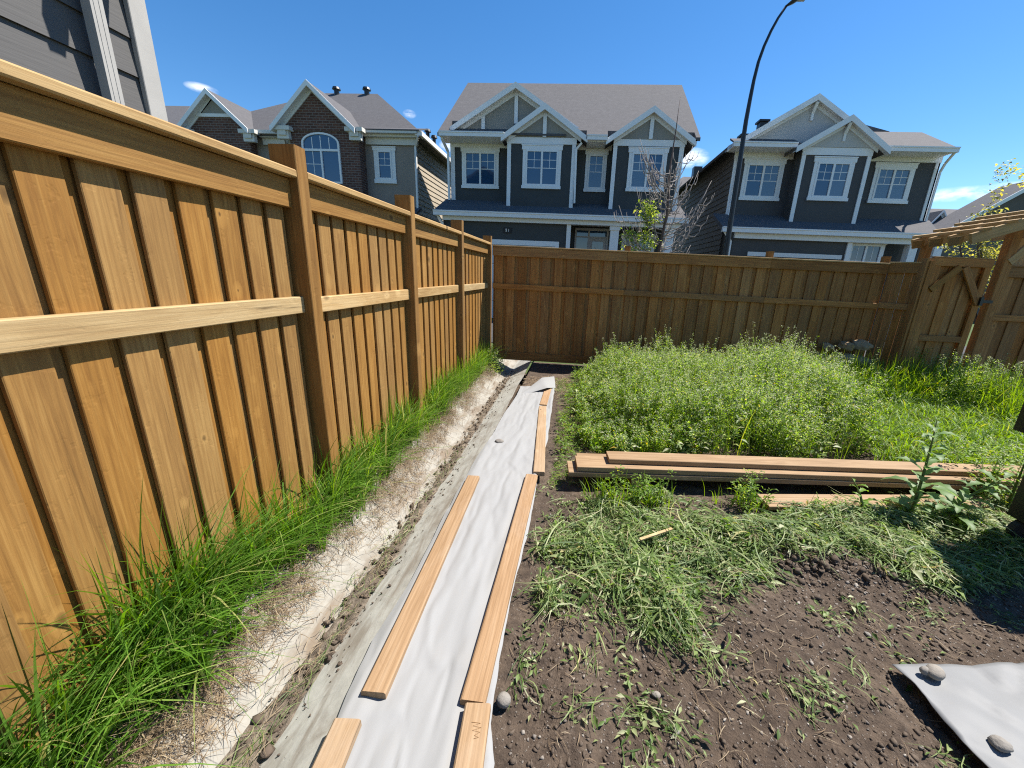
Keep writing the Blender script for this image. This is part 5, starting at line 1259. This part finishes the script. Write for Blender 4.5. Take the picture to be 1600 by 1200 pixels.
small_patch(pxpoly([(1210, 830), (1420, 820), (1420, 795), (1220, 800)]), 26, (.05, .13), 26, 'low leafy weeds growing along the loose board', mat='grass_bright', heads=False)
small_patch(pxpoly([(860, 720), (880, 640), (900, 580), (912, 580), (905, 720)]), 70, (.05, .22), 24, 'sparse low weeds at the bare edge between fabric and weed patch', mat='grass_bright', heads=False)

# pulled weeds lying on the soil
HEAP = pxpoly([(842, 905), (862, 850), (905, 790), (990, 770), (1120, 785), (1230, 800), (1400, 800), (1600, 790), (1680, 830), (1600, 880), (1500, 905), (1430, 905), (1340, 885), (1290, 868), (1210, 880), (1130, 905), (1115, 985), (1060, 990), (1000, 975), (930, 950), (880, 950)])
def cut_weeds():
    n = 21000; q = sample_poly(HEAP, n); q = q + RNG.normal(0, .05, q.shape); x, y = q[:, 0], q[:, 1]
    thick = np.clip(.5 + 1.5 * fbm(x / .22, y / .22, 4, 101), 0, 1)
    keep = RNG.random(n) < np.clip(1.9 * thick - .45, .04, 1); x, y, thick = x[keep], y[keep], thick[keep]; n = len(x)
    z = ground_h(x, y) + U(0, 1, n) ** 1.3 * (.015 + .075 * thick)
    az = 2.4 * fbm(x / .3, y / .3, 2, 103) * 2 + RNG.normal(.2, .8, n)
    P = np.stack([x, y, z], -1)
    V1, F1 = strands(P, U(.05, .24, n), U(.002, .0075, n), az, U(-1.2, 1.2, n), U(-.002, .022, n))
    w = empty('pulled_weeds', (1.2, 2.3, 0), 'heap of pulled green weeds spread over the dark soil', 'weeds', None, 'stuff')
    npmesh('stalks', V1, F1, 'cut_green', w, kind='stuff')
    m = 19000; k = RNG.integers(0, n, m); Q = P[k] + np.stack([RNG.normal(0, .035, m), RNG.normal(0, .035, m), U(0, .02, m)], -1)
    Q[:, 2] = np.maximum(Q[:, 2], ground_h(Q[:, 0], Q[:, 1]) + .003)
    L = U(.014, .055, m)
    V2, F2 = leaves(Q, U(0, 6.283, m), U(-.25, .55, m), L, L * U(.18, .45, m), droop=.2)
    npmesh('leaves', V2, F2, 'cut_green', w, kind='stuff')
    m = 4200; k = RNG.integers(0, n, m); V4, F4 = strands(P[k] + np.array([0, 0, .006]), U(.03, .16, m), U(.0012, .004, m), U(0, 6.283, m), U(-.8, .8, m), U(0, .02, m)); npmesh('dry_stalks', V4, F4, 'straw', w, kind='stuff')
    m = 900; k = RNG.integers(0, n, m); V5, F5 = strands(P[k] + np.array([0, 0, .02]), U(.18, .42, m), U(.003, .008, m), az[k], U(-.9, .9, m), U(0, .05, m), 6); npmesh('long_stalks', V5, F5, 'cut_green', w, kind='stuff')
    m = 1500; k = RNG.integers(0, n, m); L = U(.05, .11, m); V6, F6 = leaves(P[k] + np.array([0, 0, .012]), U(0, 6.283, m), U(-.2, .5, m), L, L * U(.16, .32, m), droop=.3); npmesh('large_leaves', V6, F6, 'cut_green', w, kind='stuff')
    # brighter fresh bits
    m = 2600; k = RNG.integers(0, n, m); Q = P[k] + np.array([0, 0, .02]); L = U(.02, .06, m)
    V3, F3 = leaves(Q, U(0, 6.283, m), U(-.1, .8, m), L, L * U(.2, .4, m)); npmesh('fresh_leaves', V3, F3, 'grass_bright', w, kind='stuff')
cut_weeds()
def litter():
    YARD = pxpoly([(800, 1190), (795, 1000), (850, 800), (880, 600), (905, 590), (900, 760), (1000, 900), (1150, 960), (1400, 930), (1600, 960), (1600, 1020), (1390, 1020), (1540, 1200)])
    n = 1300; q = sample_poly(YARD, n); x, y = q[:, 0], q[:, 1]
    keep = RNG.random(n) < np.clip(.35 + 1.2 * fbm(x / .25, y / .25, 2, 111), .05, 1); x, y = x[keep], y[keep]; n = len(x)
    V, F = strands(np.stack([x, y, ground_h(x, y) + .006], -1), U(.015, .10, n), U(.0010, .003, n), U(0, 6.283, n), U(-.6, .6, n), U(0, .008, n))
    npmesh('soil_straw', V, F, 'straw', kind='stuff', label='scattered straw and dry stalks on the bare soil', cat='straw')
    n = 1100; cs = sample_poly(YARD, 60); k = RNG.integers(0, 60, n); x = cs[k, 0] + RNG.normal(0, .05, n); y = cs[k, 1] + RNG.normal(0, .05, n); L = U(.012, .045, n)
    V, F = leaves(np.stack([x, y, ground_h(x, y) + .007 + U(0, .01, n)], -1), U(0, 6.283, n), U(-.1, .4, n), L, L * U(.2, .5, n))
    npmesh('leaf_litter', V, F, 'cut_green', kind='stuff', label='small wilted green leaves scattered over the soil', cat='leaves')
    cs = cs[:36]; k = np.repeat(np.arange(36), 9); n = len(k); x = cs[k, 0] + RNG.normal(0, .03, n); y = cs[k, 1] + RNG.normal(0, .03, n)
    V, F = strands(np.stack([x, y, ground_h(x, y) + .008], -1), U(.05, .20, n), U(.002, .005, n), (RNG.normal(0, .5, n) + U(0, 6, 36)[k]), U(-1, 1, n), U(0, .018, n))
    npmesh('weed_scraps', V, F, 'cut_green', kind='stuff', label='little bunches of pulled weed stalks dropped on the soil', cat='weeds')
    # strip of yellowish debris between fabric and patch
    S = pxpoly([(858, 760), (868, 680), (872, 610), (830, 600), (870, 590), (905, 585), (912, 690), (900, 735)])
    n = 2600; q = sample_poly(S, n); x, y = q[:, 0], q[:, 1]; keep = RNG.random(n) < np.clip(.6 + 1.2 * fbm(x / .15, y / .2, 2, 115), .1, 1); x, y = x[keep], y[keep]; n = len(x)
    V, F = strands(np.stack([x, y, ground_h(x, y) + .006 + U(0, .02, n)], -1), U(.02, .10, n), U(.0015, .005, n), U(0, 6.283, n), U(-1.5, 1.5, n), U(0, .02, n))
    npmesh('edge_clippings', V, F, 'grass_bright', kind='stuff', label='yellow-green clippings on the bare strip beside the fabric', cat='clippings')
    n = 900; q = sample_poly(pxpoly([(822, 588), (880, 585), (900, 600), (870, 620), (812, 612)]), n); x, y = q[:, 0], q[:, 1]
    V, F = strands(np.stack([x, y, ground_h(x, y) + .006 + U(0, .02, n)], -1), U(.04, .14, n), U(.002, .005, n), U(0, 6.283, n), U(-1.5, 1.5, n), U(0, .02, n))
    npmesh('corner_straw', V, F, 'straw', kind='stuff', label='dry straw between the swale end and the back fence', cat='straw')
litter()

# pebbles and clods
def lumps(n, poly, size, mat, label, cat, name, seed, sink=.3, ridge=None):
    if ridge is None:
        q = sample_poly(poly, n)
    else:
        q = np.stack([RNG.normal(ridge[0], ridge[2], n), RNG.normal(ridge[1], ridge[3], n)], -1)
    x, y = q[:, 0], q[:, 1]; r = size[0] + (size[1] - size[0]) * RNG.random(n) ** 3.0
    ico = np.array([(0, 0, 1), (.89, 0, .45), (.28, .85, .45), (-.72, .53, .45), (-.72, -.53, .45), (.28, -.85, .45), (.72, .53, -.45), (-.28, .85, -.45), (-.89, 0, -.45), (-.28, -.85, -.45), (.72, -.53, -.45), (0, 0, -1)])
    fc = np.array([(0, 1, 2), (0, 2, 3), (0, 3, 4), (0, 4, 5), (0, 5, 1), (1, 6, 2), (2, 7, 3), (3, 8, 4), (4, 9, 5), (5, 10, 1), (6, 7, 2), (7, 8, 3), (8, 9, 4), (9, 10, 5), (10, 6, 1), (6, 11, 7), (7, 11, 8), (8, 11, 9), (9, 11, 10), (10, 11, 6)])
    V = ico[None] * (r[:, None, None] * RNG.uniform(.7, 1.3, (n, 12, 1))) * RNG.uniform(.65, 1.35, (n, 1, 3)) * np.array([1, 1, .7])
    a = U(0, 6.283, n); c, s = np.cos(a)[:, None], np.sin(a)[:, None]
    V = np.stack([V[..., 0] * c - V[..., 1] * s, V[..., 0] * s + V[..., 1] * c, V[..., 2]], -1)
    V += np.stack([x, y, ground_h(x, y) + r * (.5 - sink)], -1)[:, None]
    V += RNG.normal(0, .24, V.shape) * r[:, None, None]
    npmesh(name, V.reshape(-1, 3), (np.arange(n)[:, None, None] * 12 + fc[None]).reshape(-1, 3), mat, smooth=False, kind='stuff', label=label, cat=cat)
OPEN = pxpoly([(790, 1200), (800, 1000), (850, 860), (860, 770), (900, 790), (960, 960), (1130, 960), (1250, 880), (1500, 890), (1660, 940), (1660, 1030), (1390, 1020), (1550, 1210)])
lumps(1500, OPEN, (.0012, .0075), 'pebble', 'small pebbles strewn across the bare soil', 'pebbles', 'pebbles', 1)
lumps(4200, OPEN, (.0016, .011), 'clod', 'crumbs of dark earth covering the bare soil', 'clods', 'soil_crumbs', 2)
lumps(1500, None, (.003, .024), 'clod', 'ridge of dug dark clods at the edge of the cut weeds', 'clods', 'soil_clods', 3, ridge=(1.40, 2.02, .34, .10))
lumps(420, None, (.003, .012), 'pebble', 'gravelly stones among the dug clods', 'pebbles', 'gravel', 4, ridge=(1.55, 1.95, .36, .12))
def swale_lumps():
    global ground_h
    g0 = ground_h; ground_h = lambda x, y: swale(x) + .012
    lumps(700, [(-1.08, .4), (-.93, .4), (-.95, 6), (-1.06, 6)], (.004, .018), 'clod', 'little mud lumps in the swale bottom', 'clods', 'mud_lumps', 5)
    ground_h = g0
swale_lumps()
def spill():
    global ground_h
    g0 = ground_h; ground_h = lambda x, y: np.maximum(swale(x), -.2) + .003
    lumps(500, [(-1.0, .4), (-.86, .4), (-.80, 6), (-.98, 6)], (.0015, .008), 'clod', 'dirt crumbs scattered on the grey side of the swale', 'clods', 'dirt_crumbs', 6)
    ground_h = g0
spill()

# ------------------------------------------------------------------ single plants
def broad_leaf(name, par, base, az, el, L, W, mat, seed, lobes=True):
    rn = random.Random(seed); n = 9; V = []; F = []
    d = Vector((math.cos(az), math.sin(az), 0)); s = Vector((-math.sin(az), math.cos(az), 0))
    for i in range(n):
        t = i / (n - 1); ang = el - 1.5 * t * t * .9
        r = L * (t - .1 * t * t); z = L * (math.sin(el) * t - .55 * t * t)
        c = Vector(base) + d * r * math.cos(el * .6) + Vector((0, 0, z))
        w = W * math.sin(math.pi * min(1, t * .93 + .05)) ** .8 * (1 + (.35 if lobes and i % 2 else -.15 if lobes else 0)) * .5
        V += [tuple(c - s * w + Vector((0, 0, w * .35))), tuple(c), tuple(c + s * w + Vector((0, 0, w * .35)))]
    for i in range(n - 1):
        F += [(i * 3, i * 3 + 1, i * 3 + 4, i * 3 + 3), (i * 3 + 1, i * 3 + 2, i * 3 + 5, i * 3 + 4)]
    m = MB(); m.v = V; m.f = F; return m.build(name, mat, par, True)
def thistle(u, v, h, lean, label, nleaf, seed, Lr=(.14, .26), mat='thistle_leaf'):
    rn = random.Random(seed); c = gz(u, v, 0); c.z = float(ground_h(c.x, c.y)) - .01
    o = empty('thistle', tuple(c), label, 'plant')
    pts = [c + Vector((lean[0] * t * t, lean[1] * t * t, h * t)) for t in (0, .2, .4, .6, .8, 1)]
    MB().tube(pts, [.011, .010, .009, .007, .005, .003], 7).build('stem', 'weed_stem', o, True)
    for k in range(nleaf):
        t = .08 + .9 * k / nleaf; i = min(int(t * 5), 4); p = pts[i].lerp(pts[i + 1], t * 5 - i)
        L = (Lr[0] + (Lr[1] - Lr[0]) * rn.random()) * (1.1 - .6 * t)
        broad_leaf('leaf', o, p, k * 2.4 + rn.uniform(-.4, .4), rn.uniform(.35, 1.0), L, L * rn.uniform(.22, .34), mat, seed * 100 + k)
    return o
thistle(1420, 812, .74, (-.02, .02), 'tall grey-green thistle rising in front of the loose board', 30, 3, (.15, .27))
thistle(1475, 815, .40, (.30, .0), 'leaning thistle beside the taller one, its stem bowed over the board', 22, 4, (.16, .28))
thistle(1570, 800, .48, (.05, .05), 'bright leafy weed at the far end of the loose board near the barbecue', 14, 5, (.10, .18), 'grass_bright')
thistle(1345, 812, .30, (-.12, .02), 'low broad-leaved yellowish weed at the thistle foot', 12, 6, (.09, .16), 'grass_bright')
m = MB(); m.bar(gz(1000, 843, .09), gz(1050, 826, .10), .018, .008); m.build('wood_splinter', 'rail_wood', None, label='pale splinter of wood lying on the heap of pulled weeds', cat='stick')
m = MB(); p0, p1, p2 = gz(1520, 797, .03), gz(1525, 818, .06), gz(1531, 828, .02); m.tube([p0, p1, p2], .006, 6); m.build('dry_stalk', 'straw', None, label='bent pale stalk lying below the loose board', cat='stick')

# ------------------------------------------------------------------ trees beyond the fence
def sapling():
    base = Vector((1.72, 9, 0)); t = empty('tree', tuple(base), 'nearly bare young tree with pale upcurved twigs and one green clump', 'tree')
    rn = random.Random(5)
    tr = MB(); top = gy(1063, 152, 9); mid = gy(1047, 260, 9)
    spine = [base, Vector((1.74, 9, 1.2)), Vector((1.74, 9, 2.1)), gy(1043, 330, 9), mid, gy(1056, 205, 9), top]
    tr.tube(spine, [.040, .036, .031, .026, .019, .011, .003], 8); tr.build('trunk', 'bark_dark', t, True)
    def sp(s):
        s = s * 6; i = min(int(s), 5); return spine[i].lerp(spine[i + 1], s - i)
    br = MB()
    for k in range(64):
        s = .16 + .48 * (k / 64); p = sp(s); az = rn.uniform(0, 6.283); L = (1.15 - .9 * max(0, s - .3)) * rn.uniform(.55, 1.05)
        d = Vector((math.cos(az), math.sin(az) * .6, 0)); q = [p]
        for j in range(1, 7):
            u = j / 6; q.append(p + d * L * (u ** .85) * .85 + Vector((0, 0, L * (.10 * u + .75 * u ** 2.4))))
        br.tube(q, [.013, .012, .011, .010, .009, .007, .004], 5)
        for j in range(4):
            c = q[rn.randint(2, 5)]; a2 = az + rn.uniform(-1.4, 1.4); l2 = rn.uniform(.12, .32); d2 = Vector((math.cos(a2), math.sin(a2) * .6, 0))
            br.tube([c, c + d2 * l2 * .5 + Vector((0, 0, -.02)), c + d2 * l2 * .8 + Vector((0, 0, l2 * .25)), c + d2 * l2 * .9 + Vector((0, 0, l2 * .7))], [.008, .007, .005, .002], 4)
    br.build('branches', 'bark', t, True)
    n = 800; c = RNG.normal(0, 1, (n, 3)) * np.array([.20, .16, .42]) + np.array([1.27, 8.95, 2.45])
    cl = RNG.normal(0, 1, (14, 3)) * np.array([.22, .18, .42]) + np.array([1.28, 8.95, 2.5]); c = cl[RNG.integers(0, 14, n)] + RNG.normal(0, .085, (n, 3))
    L = U(.05, .11, n); V, F = leaves(c, U(0, 6.283, n), U(-.6, .5, n), L, L * U(.45, .65, n)); npmesh('crown', V, F, 'tree_leaf', t, kind='stuff')
sapling()
def yellow_tree():
    Y = 9.3; b = gy(1590, 330, Y); base = Vector((b.x + .25, Y, 0)); rn = random.Random(9)
    t = empty('tree', tuple(base), 'young yellow-green leafy tree behind the arbor', 'tree'); m = MB(); cl = []
    for k in range(9):
        az = rn.uniform(0, 6.283); L = rn.uniform(.5, 1.2); top = base + Vector((math.cos(az) * L, math.sin(az) * L * .6, rn.uniform(3.0, 4.3)))
        q = [base + Vector((0, 0, .3)), base.lerp(top, .4) + Vector((0, 0, .2)), base.lerp(top, .75) + Vector((math.cos(az) * .1, 0, .1)), top]
        m.tube(q, [.04, .03, .018, .005], 6)
        for j in range(14): cl.append(base.lerp(top, rn.uniform(.45, .97)) + Vector((rn.gauss(0, .26), rn.gauss(0, .2), rn.gauss(0, .16))))
    # low spray seen under the arbor and the tip that reaches left
    for u, v in ((1545, 395), (1560, 390), (1535, 400), (1572, 398), (1550, 385), (1562, 275), (1570, 262), (1580, 268), (1555, 300), (1566, 330), (1540, 335), (1550, 318), (1592, 285)): cl.append(gy(u, v, Y))
    m.build('trunk', 'bark_dark', t, True)
    cl = np.array([tuple(c) for c in cl]); n = len(cl) * 26; c = cl[np.repeat(np.arange(len(cl)), 26)] + RNG.normal(0, .075, (n, 3)); L = U(.05, .10, n)
    V, F = leaves(c, U(0, 6.283, n), U(-.6, .5, n), L, L * U(.4, .6, n)); npmesh('crown', V, F, 'yellow_leaf', t, kind='stuff')
yellow_tree()
